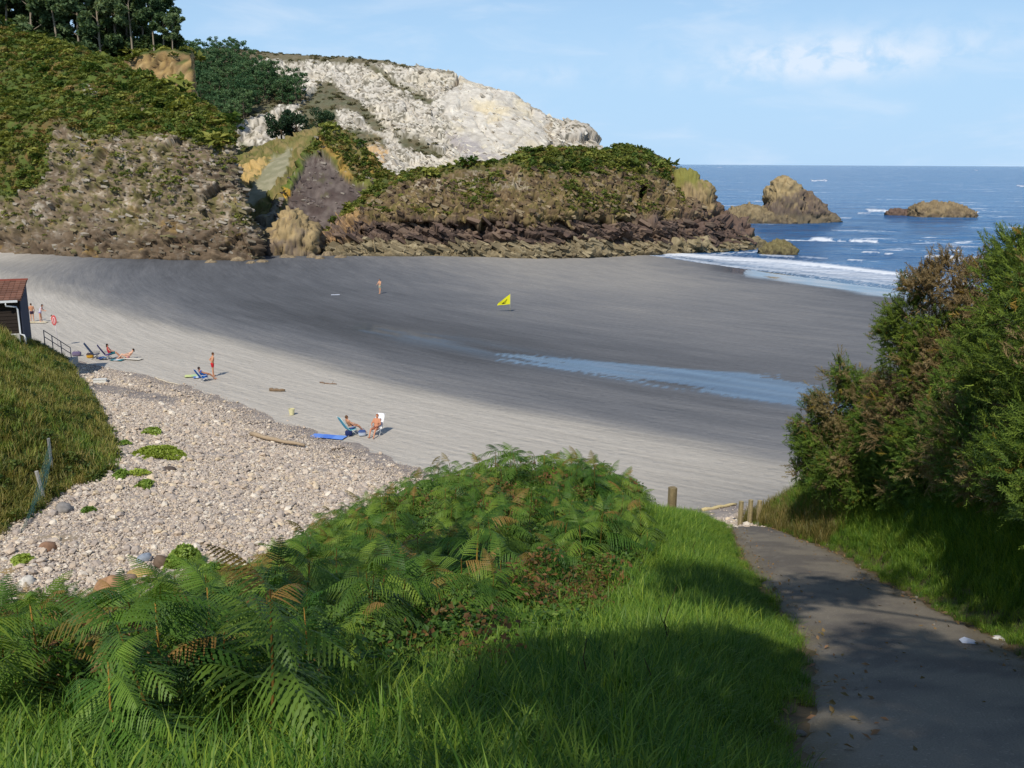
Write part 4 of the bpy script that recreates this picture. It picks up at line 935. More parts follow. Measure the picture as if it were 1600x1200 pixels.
def grass_proto(seed, n=34, h=0.5, rad=0.16, lean=0.5, w=0.007, pal=((78, 118, 36), (140, 170, 62))):
    rg = np.random.default_rng(seed); V = []; F = []; C = []
    for i in range(n):
        a = rg.uniform(0, 6.28); r = rad * rg.uniform() ** 0.5; b = np.array([r * math.cos(a), r * math.sin(a), -0.03]); hh = h * rg.uniform(0.5, 1.15)
        la = rg.uniform(0, 6.28); le = lean * rg.uniform(0.2, 1.0) * hh; dr = np.array([math.cos(la), math.sin(la), 0]); sd = np.array([-dr[1], dr[0], 0]) * w * rg.uniform(0.7, 1.4)
        k = len(V); pts = [(0, 1), (0.45, 0.9), (0.8, 0.6)]
        for t, ww in pts:
            p = b + dr * le * t ** 2 + np.array([0, 0, hh * (t - 0.28 * (le / hh) * t * t)]); V += [p - sd * ww, p + sd * ww]
        V.append(b + dr * le + np.array([0, 0, hh * (1 - 0.34 * le / hh)]))
        F += [(k, k + 1, k + 3, k + 2), (k + 2, k + 3, k + 5, k + 4), (k + 4, k + 5, k + 6)]
        c = mixv(lin(*pal[0]), lin(*pal[1]), rg.uniform()); C += [c * 0.75] * 2 + [c * 0.9] * 2 + [c] * 3
    return np.array(V), F, np.array(C) * 0.85
def leafy_proto(seed, n=60, rad=0.3, ls=0.06, pal=((52, 84, 34), (86, 118, 48)), flat=0.8, hollow=0.3):
    rg = np.random.default_rng(seed); d = rg.normal(size=(n, 3)); d /= np.linalg.norm(d, axis=1)[:, None]; d[:, 2] = np.abs(d[:, 2]) * 1.0 - 0.15
    r = rad * (hollow + (1 - hollow) * rg.uniform(size=n) ** 0.5); P = d * r[:, None] * np.array([1, 1, flat]); P[:, 2] += rad * 0.1
    M = rot_mats(np.stack([rg.normal(0, 0.5, n), rg.normal(0, 0.5, n), rg.uniform(0, 6.28, n)], -1)) * (ls * rg.uniform(0.6, 1.4, n))[:, None, None]
    q = np.array([(0, -1, 0), (0.55, 0, 0.12), (0, 1, -0.1), (-0.55, 0, 0.12)], float)
    c = lin(*pal[0])[None] + (lin(*pal[1]) - lin(*pal[0]))[None] * rg.uniform(0, 1, (n, 1))
    V, F, C = replicate(q, np.array([(0, 1, 2, 3)]), M, P, c)
    return V, [tuple(f) for f in F], C * 0.85
def yaw(n, tilt=0.12): return np.stack([RNG.normal(0, tilt, n), RNG.normal(0, tilt, n), RNG.uniform(0, 6.28, n)], -1)
# ================================================================== NEAR VEGETATION
SIL = np.array([(-200, 930), (0, 935), (60, 925), (130, 935), (200, 925), (250, 890), (300, 885), (350, 895), (400, 880), (450, 845), (500, 812), (540, 780), (600, 765), (650, 735), (700, 712), (780, 697), (860, 706), (940, 722), (1000, 752), (1060, 786), (1140, 825)], float)
def in_frame(P, m=60):
    a, b, d = PROJ(P); return (d > 1.5) & (a > -m - 120) & (a < 1600 + 10 * m) & (b > -m) & (b < 1200 + 350)
def limit(P, h):                          # plants stay below the line of the pebbles behind them
    top = P + np.array([0, 0, 1.0]) * h[:, None]; a, b, d = PROJ(top); lim = np.interp(a, SIL[:, 0], SIL[:, 1])
    over = np.clip(lim - b, 0, None) * d / FPX
    return h - over
def place_on(x, y): return np.stack([x, y, ground_z(x, y)], -1)

def near_bracken():
    # the single big plants at the front, then the thicket
    pr = [bracken_proto(k, 15, 8) for k in range(5)]
    n = 9000; x = RNG.uniform(-17, 6, n); y = RNG.uniform(2.6, 36, n); P = place_on(x, y); l = xl(y)
    gx = l - x; edge = 1.6 + 1.3 * fbm(P, 0.3, 3) + np.interp(y, [0, 5, 8, 16, 24, 30], [1.6, 1.3, 1.9, 1.5, 1.0, 2.0])
    a, b, d = PROJ(P)
    ok = (gx > edge) & (P[:, 2] > 1.9) & in_frame(P) & (poly_sd(x, y, MOUNDP) < -0.5) & (fbm(P, 0.35, 3, off=7) > -0.22)
    ok &= ~((np.abs(a - 860) < 280) & (b > 1120)) & (y > 4.6)
    P = P[ok]; d = PROJ(P)[2]
    h = RNG.uniform(0.75, 1.25, len(P)); h2 = limit(P, h + 0.1) - 0.1; ok = h2 > 0.35; P, h = P[ok], np.minimum(h2, h)[ok]
    kept = []; grid = {}
    for i in RNG.permutation(len(P)):
        k = (int(P[i, 0] / 0.62), int(P[i, 1] / 0.62))
        if grid.get(k, 0) < 1: grid[k] = grid.get(k, 0) + 1; kept.append(i)
    P, h = P[kept], h[kept]; m = len(P)
    instancer_o = instancer('bracken_thicket', pr, P, yaw(m, 0.10), h, RNG.integers(0, 5, m), 'leaf')
    tag(instancer_o, 'dense green bracken covering the slope beside the path', 'bracken')
    return P
BRK = near_bracken()
def big_bracken():
    spots = [(60, 1060, 5.6, 1.15, 'large bracken fern in the lower left corner with arching fronds'), (135, 1010, 6.4, 1.2, 'tall bracken fern in front of the pebbles near the left edge'), (255, 1090, 5.2, 1.05, 'bright bracken fern with long drooping fronds beside the corner fern'),
             (30, 985, 7.0, 1.2, 'bracken fern overlapping the pebbles at the far left edge'), (330, 1010, 6.6, 1.05, 'bracken fern between the corner ferns and the bramble patch'), (748, 900, 12.5, 1.5, 'lone tall bracken stem with tiered fronds standing in the shade'),
             (480, 1060, 6.4, 0.9, 'bracken fern low in the shade above the long grass'), (560, 930, 10.5, 1.1, 'bracken fern at the middle of the thicket'), (180, 1150, 4.4, 0.8, 'young bracken fern at the bottom edge of the picture'),
             (850, 760, 22.5, 1.1, 'bracken fern on the crest above the sand'), (640, 790, 23.5, 1.1, 'bracken fern on the left end of the crest'), (1010, 870, 17.0, 0.75, 'small bracken fern in the grass beside the path')]
    fm = []
    for k in range(4):
        V, F = frond(22, 13, 1.0, 0.22 + 0.08 * k, 200 + k); me = mesh_obj('frond', V, F, 'leaf', None, np.tile(lin(*[(100, 138, 50), (86, 122, 44), (116, 152, 56), (92, 128, 50)][k]) * 0.85, (len(V), 1)), False, link=False).data; fm.append(me)
    sb = MB().tube([(0, 0, -0.15), (0.015, 0, 0.3), (0.0, 0.02, 0.7), (0, 0, 1.02)], [0.013, 0.011, 0.008, 0.004], 7, lin(160, 122, 56) * 0.9)
    sm = sb.build('stem', 'bark', smooth=True); stem_me = sm.data; bpy.data.objects.remove(sm)
    for k, (px, py, d, h, lab) in enumerate(spots):
        p = W(px, py, d); p = place_on(np.array([p[0]]), np.array([p[1]]))
        if k != 5: h = float(min(h, max(0.6, limit(p, np.array([h + 0.1]))[0] - 0.1)))
        root = empty('bracken_fern', p[0], k * 1.7); root.scale = (h, h, h); tag(root, lab, 'fern', 'bracken ferns standing out from the thicket')
        st = bpy.data.objects.new('stem', stem_me); COL.objects.link(st); st.parent = root
        for j, (z, a, ln, lift) in enumerate(bracken_parts(70 + k)):
            f = bpy.data.objects.new('frond', fm[(j + k) % 4]); COL.objects.link(f); f.parent = root
            f.location = (0, 0, z); f.scale = (ln, ln, ln); f.rotation_euler = (lift, 0, a)
big_bracken()
def grasses():
    G1 = [grass_proto(k, 58, 0.38, 0.18, 0.85, 0.0042) for k in range(5)]
    n = 70000; x = RNG.uniform(-7, 17, n); y = RNG.uniform(1.8, 31, n); P = place_on(x, y); l, r = xl(y), xr(y)
    left = (x < l + 0.12) & (x > l - 7.0); right = (x > r - 0.15) & (x < r + 5.0)
    wl = np.where(left, 1.0, 0) ; lush = fbm(P, 0.5, 3)
    edge = np.where(left, l - x, x - r)
    ok = (left | right) & in_frame(P) & (RNG.uniform(size=n) < np.where(left, sst(edge, 6.5, 3.5) * 0.75 + 0.12, sst(edge, 5, 2.5)) * sst(edge + 0.35 * lush, -0.1, 0.35))
    d = PROJ(P)[2]; ok &= RNG.uniform(size=n) < np.clip(6.0 / d + 0.42, 0, 1)
    P, edge, d = P[ok], edge[ok], d[ok]; m = len(P)
    s = (0.45 + 0.75 * sst(edge, 0.1, 1.4)) * RNG.uniform(0.75, 1.25, m) * (1 + 0.25 * fbm(P, 0.8, 2))
    o = instancer('verge_grass', G1, P, yaw(m, 0.14), s, RNG.integers(0, 5, m), 'grass'); tag(o, 'lush green grass on both sides of the path', 'grass')
    # dry path-end grass and flowering weeds by the small posts
    n = 1500; px = RNG.uniform(1150, 1330, n); py = RNG.uniform(745, 850, n); q = W(px, py, RNG.uniform(24, 33, n)); P = place_on(q[:, 0], q[:, 1])
    ok = (P[:, 0] > xr(P[:, 1]) + 0.1) & (P[:, 0] < xr(P[:, 1]) + 4); P = P[ok]; m = len(P)
    dry = [grass_proto(30 + k, 30, 0.5, 0.16, 0.5, 0.006, ((112, 110, 58), (158, 144, 84))) for k in range(3)]
    tag(instancer('dry_grass', dry, P, yaw(m, 0.12), RNG.uniform(0.6, 1.2, m), RNG.integers(0, 3, m), 'grass'), 'dry yellowish grass around the end of the path', 'grass')
    # mound
    md_ = [grass_proto(40 + k, 30, 0.55, 0.3, 0.7, 0.012, ((132, 138, 66), (184, 172, 100))) for k in range(3)] + [grass_proto(50 + k, 30, 0.5, 0.3, 0.6, 0.013, ((104, 134, 56), (156, 174, 80))) for k in range(2)]
    n = 26000; x = RNG.uniform(-48, -14, n); y = RNG.uniform(26, 76, n); P = place_on(x, y); ok = (poly_sd(x, y, MOUNDP) > -0.15) & in_frame(P, 30) & (PROJ(P)[1] > 480); P = P[ok][:9000]; m = len(P)
    gsel = fbm(P, 0.25, 3, off=4) + RNG.normal(0, 0.15, m); idx = np.where(gsel > 0.0, RNG.integers(3, 5, m), RNG.integers(0, 3, m))
    tag(instancer('mound_grass', md_, P, yaw(m, 0.2), RNG.uniform(0.6, 1.25, m), idx, 'grass'), 'rough dry grass covering the mound by the hut', 'grass')
    sh = [leafy_proto(60 + k, 150, 0.5, 0.075, ((64, 88, 40), (98, 116, 54)), 0.8) for k in range(3)]
    sel = RNG.uniform(size=m) < np.where(gsel > 0.05, 0.14, 0.03); Q = P[sel]; k = len(Q)
    tag(instancer('mound_scrub', sh, Q, yaw(k, 0.2), RNG.uniform(0.5, 1.3, k), RNG.integers(0, 3, k), 'leaf'), 'low green brambles in the grass of the mound', 'brambles')
grasses()
def undergrowth():
    br = [leafy_proto(80 + k, 110, 0.34, 0.035, ((66, 98, 40), (112, 142, 58)), 0.8) for k in range(4)] + [leafy_proto(90, 120, 0.36, 0.03, ((112, 84, 50), (138, 110, 60)), 1.0)]
    n = 9000; x = RNG.uniform(-17, 5, n); y = RNG.uniform(5.4, 35, n); P = place_on(x, y); ok = (xl(y) - x > 2.6) & (P[:, 2] > 1.9) & in_frame(P) & (poly_sd(x, y, MOUNDP) < -0.3)
    P = P[ok]; h = RNG.uniform(0.15, 0.75, len(P)); h = np.minimum(h, limit(P, h + 0.35) - 0.35); k = h > -0.1; P = P[k]; P[:, 2] += np.clip(h[k], 0, 1) * RNG.uniform(0, 1, k.sum()); m = len(P)
    tag(instancer('bramble_undergrowth', br, P, yaw(m, 0.4), RNG.uniform(0.6, 1.25, m), RNG.choice(5, m, p=[.21, .21, .22, .22, .14]), 'leaf'), 'brambles and dead stems among the bracken', 'brambles')
    n = 4000; x = RNG.uniform(5, 18, n); y = RNG.uniform(9, 30, n); Q = place_on(x, y); e = x - xr(y); ok = (e > 2.3) & (e < 7) & in_frame(Q); Q = Q[ok][:1300]; k = len(Q); Q[:, 2] += RNG.uniform(0, 0.35, k)
    tag(instancer('bank_brambles', br[:4], Q, yaw(k, 0.4), RNG.uniform(1.2, 2.6, k), RNG.integers(0, 4, k), 'leaf'), 'leafy brambles under the gorse bushes', 'brambles')
    # right bank: bracken below the gorse
    pr = [bracken_proto(20 + k, 12, 6, (1.05, 1.08, 0.9)) for k in range(3)]
    n = 2600; x = RNG.uniform(5, 16, n); y = RNG.uniform(8, 30, n); P = place_on(x, y); e = x - xr(y); ok = (e > 1.3) & (e < 5.0) & in_frame(P) & ~((e < 1.9) & (y < 17)); P = P[ok][:420]; m = len(P)
    tag(instancer('bank_bracken', pr, P, yaw(m, 0.15), RNG.uniform(0.5, 0.95, m), RNG.integers(0, 3, m), 'leaf'), 'bright bracken at the foot of the gorse bushes', 'bracken')
undergrowth()
def bare_stems():
    b = MB()
    for px, py, d, h in [(1045, 1060, 8.5, 0.9), (1050, 1060, 8.5, 0.7), (905, 1130, 6.3, 0.6), (915, 1120, 6.3, 0.5), (980, 1110, 7, 0.5), (735, 1150, 5.6, 0.55), (1000, 900, 15, 0.8), (1085, 870, 18, 0.7), (845, 960, 11, 0.9), (770, 1000, 9, 0.6), (1005, 1180, 6, 0.5), (1070, 900, 15.5, 0.6)]:
        p = W(px, py, d); p = place_on(np.array([p[0]]), np.array([p[1]]))[0]; q = p.copy(); pts = [p]
        for i in range(5): q = q + np.array([random.gauss(0, 0.05), random.gauss(0, 0.05), h / 5]); pts.append(q)
        b.tube(pts, np.linspace(0.008, 0.003, 6), 5, lin(72, 54, 38))
    tag(b.build('bare_stalks', 'bark'), 'thin dark bare stalks standing in the grass', 'stalks', kind='stuff')
bare_stems()

# ------------------------------------------------------------------ gorse bushes on the right bank
def sprig(seed):
    rg = np.random.default_rng(seed); V = [(-0.004, 0, 0), (0.004, 0, 0), (0, 0, 0.24)]; F = [(0, 1, 2)]; n = 17
    for i in range(n):
        t = 0.02 + 0.21 * i / n; a = i * 2.4 + rg.normal(0, 0.3); ln = 0.085 * (1 - 0.55 * i / n) * rg.uniform(0.8, 1.2); d = np.array([math.cos(a), math.sin(a), 0.75]); d /= np.linalg.norm(d)
        s = np.array([-math.sin(a), math.cos(a), 0]) * 0.0095; p = np.array([0, 0, t]); k = len(V); V += [p - s, p + s, p + d * ln]; F.append((k, k + 1, k + 2))
    return np.array(V, float), np.array(F)
def gorse(name, label, base, lumps, seed, dead=0.25, dens=330):
    """lumps: (centre, radius); a woody frame reaches every lump and carries spiny shoots"""
    rg = np.random.default_rng(seed); root = empty(name, base); tag(root, label, 'gorse bush', 'gorse bushes on the bank right of the path')
    base = np.asarray(base, float); wd = MB()
    P, D, C = [], [], []
    for c, r in lumps:
        c = np.asarray(c, float); mid = (base + c) / 2 + rg.normal(0, 0.2, 3)
        wd.tube([base + rg.normal(0, 0.15, 3) * np.array([1, 1, 0]) - np.array([0, 0, 0.2]), mid, c], [0.05, 0.035, 0.015], 6, lin(104, 84, 62))
        n = int(dens * (r / 0.6) ** 2 * 1.6)
        nb = max(10, int(18 * r / 0.6))
        bd = rg.normal(size=(nb, 3)); bd[:, 2] = bd[:, 2] * 0.8 + 0.25; bd /= np.linalg.norm(bd, axis=1)[:, None]; bl = r * rg.uniform(0.65, 1.12, nb)
        brown = rg.uniform(size=nb) < dead * (0.15 + 1.5 * (fbm(c[None], 0.8, 2, off=seed)[0] > 0.0))
        for k in range(0, nb): wd.tube([c, c + bd[k] * bl[k] * 0.95], [0.012, 0.004], 4, lin(118, 96, 70), cap=False)
        w = rg.integers(0, nb, n); t = rg.uniform(0.25, 1.0, n) ** 0.6
        pos = c + bd[w] * (bl[w] * t)[:, None] + rg.normal(0, 0.075 * r / 0.6 + 0.03, (n, 3)); dr = bd[w] * 1.0 + rg.normal(0, 0.55, (n, 3)) + np.array([0, 0, 0.35])
        g = mixv(lin(80, 102, 42), lin(138, 154, 62), rg.uniform(size=n)); bn = mixv(lin(128, 108, 72), lin(168, 144, 104), rg.uniform(size=n))
        cc = np.where(brown[w][:, None], bn, g); cc = np.where((rg.uniform(size=n) < 0.02)[:, None], lin(160, 130, 60), cc)
        P.append(pos); D.append(dr); C.append(cc)
    P = np.concatenate(P); D = np.concatenate(D); C = np.concatenate(C); n = len(P); D /= np.linalg.norm(D, axis=1)[:, None]
    hx = rg.normal(size=(n, 3)); X = np.cross(D, hx); X /= np.linalg.norm(X, axis=1)[:, None]; Y = np.cross(D, X); M = np.stack([X, Y, D], -1) * rg.uniform(0.65, 1.25, n)[:, None, None]
    V, F = sprig(seed); VV, FF, CC = replicate(V, F, M, P - base, C)
    w = wd.build('branches', 'bark', root, True, base); w.location = (0, 0, 0)
    mesh_obj('foliage', VV, FF, 'gorse', root, CC * 0.85, False)
def right_bank_bushes():
    def lum(lst): return [(W(px, py, d), r) for px, py, d, r in lst]
    def foot(px, d):
        p = W(px, 700, d); return place_on(np.array([p[0]]), np.array([p[1]]))[0]
    gorse('gorse_bush', 'low green gorse bush reaching out over the sand, farthest down the path', foot(1400, 24.5), lum([(1275, 690, 25, .75), (1262, 660, 25, .45), (1305, 640, 24.5, .8), (1330, 598, 24.3, .6), (1312, 580, 24.3, .35), (1258, 735, 25.5, .5), (1320, 715, 24, .9), (1375, 690, 23.5, .9), (1370, 630, 24, .8), (1262, 705, 25.5, .5), (1300, 755, 24.5, .5), (1350, 760, 23.5, .6), (1400, 745, 22.5, .7), (1350, 660, 23.8, .7), (1400, 700, 22.3, .8), ]), 11, 0.22)
    gorse('gorse_bush', 'gorse bush with brown dead tips standing against the sea', foot(1560, 21), lum([(1415, 600, 21, .8), (1410, 545, 20.5, .6), (1420, 495, 20, .5), (1450, 455, 19.5, .5), (1470, 520, 19.5, .75), (1520, 470, 19, .6), (1485, 425, 19.5, .35), (1500, 570, 19, .9), (1445, 640, 20.5, .9), (1530, 430, 19, .4), (1430, 445, 20, .28), (1560, 520, 18.5, .8), (1400, 520, 20.8, .4), (1410, 660, 20.5, .8), (1460, 690, 19.5, .8), (1500, 640, 18.8, .8), (1540, 590, 18, .8), (1460, 580, 19.3, .7), ]), 12, 0.62)
    gorse('gorse_bush', 'tall dark green gorse bush at the right edge of the picture', foot(1690, 15), lum([(1572, 440, 15, .55), (1592, 388, 15, .33), (1610, 430, 14.5, .5), (1600, 500, 14.5, .75), (1560, 570, 15, .8), (1625, 590, 13.5, .9), (1680, 470, 13, 1.0), (1580, 640, 14.5, .8), (1660, 660, 12.5, .8), (1720, 580, 12, 1.0)]), 13, 0.1)
    gorse('gorse_bush', 'dense gorse bush above the grass bank, below the brown one', foot(1610, 18.5), lum([(1480, 660, 18.5, .8), (1430, 700, 20, .7), (1530, 680, 16.5, .8), (1500, 620, 18.5, .75), (1560, 630, 16.5, .7), (1450, 740, 20, .6), (1520, 735, 17, .65), (1560, 750, 15.5, .5), (1590, 700, 15, .7), (1540, 720, 16, .6), (1470, 720, 18.5, .7), (1440, 757, 20, .4), (1500, 765, 18, .4), (1400, 765, 21.5, .4)]), 14, 0.3)
    gorse('gorse_bush', 'shaded bush overhanging the grass at the right edge', foot(1780, 12), lum([(1600, 690, 13, .6), (1640, 730, 11.5, .6), (1580, 740, 14, .6), (1680, 700, 11.5, .8), (1620, 765, 12.5, .5), (1660, 780, 11, .6), (1600, 750, 13, .5)]), 15, 0.1)
right_bank_bushes()
# ================================================================== TREES AND SCRUB
def leaf_cards(P, size, pal, rg, thin=0.45):
    n = len(P); M = rot_mats(np.stack([rg.normal(0, 0.9, n), rg.normal(0, 0.9, n), rg.uniform(0, 6.28, n)], -1)) * (size * rg.uniform(0.6, 1.4, n))[:, None, None]
    q = np.array([(0, -1, 0), (thin, 0, 0.12), (0, 1, -0.15), (-thin, 0, 0.12)], float)
    c = lin(*pal[0])[None] + (lin(*pal[1]) - lin(*pal[0]))[None] * rg.uniform(0, 1, (n, 1))
    return replicate(q, np.array([(0, 1, 2, 3)]), M, P, c)
PAL_E = ((82, 106, 72), (130, 148, 98))
def eucalypt_geo(seed, h=12.0, lean=0.0, crown_from=0.42, spread=0.24, nl=1500, ls=0.30):
    rg = np.random.default_rng(seed); b = MB(); bark = lin(150, 136, 116)
    top = np.array([lean * h + rg.normal(0, 0.03 * h), rg.normal(0, 0.03 * h), h * 0.94])
    tr = [np.array([0, 0, -0.6])] + [top * t + np.array([math.sin(t * 5 + seed) * 0.02 * h, math.cos(t * 4) * 0.015 * h, 0]) * t for t in np.linspace(0.15, 1, 6)]
    b.tube(tr, np.linspace(0.018 * h, 0.004 * h, 7), 7, bark)
    cl = []
    for k in range(11):
        t = crown_from + (1 - crown_from) * (k + 0.5) / 11; p = np.array([np.interp(t, np.linspace(0, 1, 7), [q[i] for q in tr]) for i in range(3)])
        a = k * 2.4 + rg.uniform(0, 1); ln = spread * h * rg.uniform(0.55, 1.1) * (1.15 - 0.6 * abs(t - 0.7)); e = p + np.array([math.cos(a) * ln, math.sin(a) * ln, ln * rg.uniform(0.25, 0.7)])
        b.tube([p, (p + e) / 2 + np.array([0, 0, 0.05 * h * rg.uniform()]), e], [0.006 * h, 0.004 * h, 0.002 * h], 5, bark * 0.9, cap=False); cl += [(e, rg.uniform(0.6, 1.1)), ((p + 2 * e) / 3, 0.7)]
    cl.append((top, 1.0)); w = np.array([q for _, q in cl]); ctr = np.array([c for c, _ in cl]); i = rg.choice(len(cl), nl, p=w / w.sum())
    d = rg.normal(size=(nl, 3)); d /= np.linalg.norm(d, axis=1)[:, None]; P = ctr[i] + d * (w[i] * 0.105 * h * rg.uniform(0.25, 1, nl) ** 0.6)[:, None] * np.array([1, 1, 0.72])
    return b, leaf_cards(P, ls * h / 12, PAL_E, rg)
def cliff_trees():
    protos = []
    for k in range(5):
        root = empty('eucalyptus_tree', (0, 0, 0)); b, (V, F, C) = eucalypt_geo(300 + k, 13.0, [0, 0.03, -0.04, 0.02, 0.05][k], [0.12, 0.42, 0.2, 0.45, 0.08][k], [0.26, 0.22, 0.28, 0.2, 0.3][k], 4800, 0.34)
        b.build('trunk', 'bark', root, True); mesh_obj('crown', V, F, 'leaf_far', root, C * 0.8); protos.append(root)
    spots = [(-35, 62, 226, 1.45), (12, 70, 228, 1.5), (52, 82, 226, 1.4), (92, 92, 225, 1.45), (126, 98, 224, 1.4), (158, 98, 222, 1.4), (186, 94, 226, 1.35), (208, 92, 222, 1.2), (226, 88, 226, 1.2), (242, 88, 222, 1.0), (256, 86, 224, 0.95), (271, 92, 219, 0.75),
             (-15, 44, 245, 1.7), (28, 50, 246, 1.7), (70, 62, 244, 1.75), (110, 70, 243, 1.7), (148, 76, 242, 1.65), (184, 78, 241, 1.5), (216, 80, 240, 1.35), (238, 82, 236, 1.15),
             (-55, 56, 235, 1.5), (-8, 60, 236, 1.5), (34, 66, 235, 1.5), (74, 78, 234, 1.5), (110, 86, 233, 1.5), (144, 90, 232, 1.45), (174, 88, 232, 1.4), (200, 86, 231, 1.2)]
    order = sorted(range(12), key=lambda i: -spots[i][0]); order2 = sorted(range(12, 20), key=lambda i: -spots[i][0])
    order3 = sorted(range(20, 28), key=lambda i: -spots[i][0])
    nth = ['first', 'second', 'third', 'fourth', 'fifth', 'sixth', 'seventh', 'eighth', 'ninth', 'tenth', 'eleventh', 'twelfth']
    for i, (px, py, d, s) in enumerate(spots):
        r = protos[i] if i < 5 else copy_tree(protos[[1, 3][i % 2] if i in (7, 8, 9, 10, 11) else ([0, 4, 2][i % 3] if i > 11 else i % 5)])
        r.location = tuple(W(px, py + 4, d)); r.scale = (s, s, s); r.rotation_euler = (0, 0, i * 1.9)
        if i == 11: lab = 'slim bare-trunked eucalyptus at the cliff edge, outermost of the grove'
        elif i in order: lab = '%s eucalyptus from the sea end in the front row of the cliff-top grove' % nth[order.index(i)]
        elif i >= 20: lab = '%s eucalyptus from the sea end in the middle row of the cliff-top grove' % nth[order3.index(i)]
        else: lab = '%s eucalyptus from the sea end in the back row of the cliff-top grove' % nth[order2.index(i)]
        tag(r, lab, 'tree', 'eucalyptus trees on the cliff top')
cliff_trees()
def surf_pick(S, poly, n, seed, wt=None):
    V, px, py = S[0], S[1], S[2]; nr = len(V); rg = np.random.default_rng(seed)
    m = poly_sd(px, py, poly) > 0 if poly else np.ones(nr, bool)
    if wt is not None: m &= rg.uniform(size=nr) < wt
    # only what faces the beach
    idx = np.nonzero(m)[0]; return V[rg.choice(idx, min(n, len(idx)), replace=False)] if len(idx) else np.zeros((0, 3))
def far_wood():
    pr = []
    for k in range(4):
        b, (V, F, C) = eucalypt_geo(400 + k, 10.0, 0, 0.2, 0.24, 700, 0.42); bv = np.concatenate(b.V); n = len(bv)
        pr.append((np.concatenate([bv, V]), b.F + [tuple(int(q) + n for q in f) for f in F], np.concatenate([np.concatenate(b.C) * 0.6, C * np.array([0.62, 0.78, 0.80])])))  # glaucous leaves, tinted bluer and darker in place of distance haze
    P = surf_pick(FH, [(286, 92), (330, 88), (372, 98), (420, 122), (452, 146), (476, 160), (468, 170), (432, 172), (400, 190), (372, 214), (340, 200), (280, 170)], 330, 5)
    m = len(P); P[:, 2] -= 0.8
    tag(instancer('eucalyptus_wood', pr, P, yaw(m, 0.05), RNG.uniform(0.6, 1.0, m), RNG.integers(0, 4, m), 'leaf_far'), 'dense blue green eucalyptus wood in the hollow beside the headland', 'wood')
    for k, (px, py, s, lab) in enumerate([(440, 226, 1.0, 'round dark tree standing alone below the wood'), (464, 222, 0.95, 'dark tree beside the round one, above the purple slab'), (506, 203, 0.7, 'small dark tree at the top of the purple slab')]):
        root = empty('tree', W(px, py, 262 if k < 2 else 255)); tag(root, lab, 'tree'); root.scale = (s, s, s)
        rg = np.random.default_rng(500 + k); b = MB().tube([(0, 0, -2), (0.1, 0, 3), (0, 0, 6)], [0.35, 0.25, 0.1], 7, lin(92, 80, 64)); cs = rg.normal(0, 1, (16, 3)) * np.array([2.2, 2.2, 1.6]) + np.array([0, 0, 5.2])
        for c in cs: b.tube([(0, 0, 3), tuple(c)], [0.1, 0.03], 4, lin(92, 80, 64), cap=False)
        i = rg.integers(0, 16, 2200); d = rg.normal(size=(2200, 3)); d /= np.linalg.norm(d, axis=1)[:, None]; P = cs[i] + d * (1.5 * rg.uniform(0.3, 1, 2200) ** 0.5)[:, None]
        V, F, C = leaf_cards(P, 0.34, ((48, 72, 56), (78, 102, 70)), rg, 0.6)
        b.build('trunk', 'bark', root, True); mesh_obj('crown', V, F, 'leaf_far', root, C * 0.8)
far_wood()
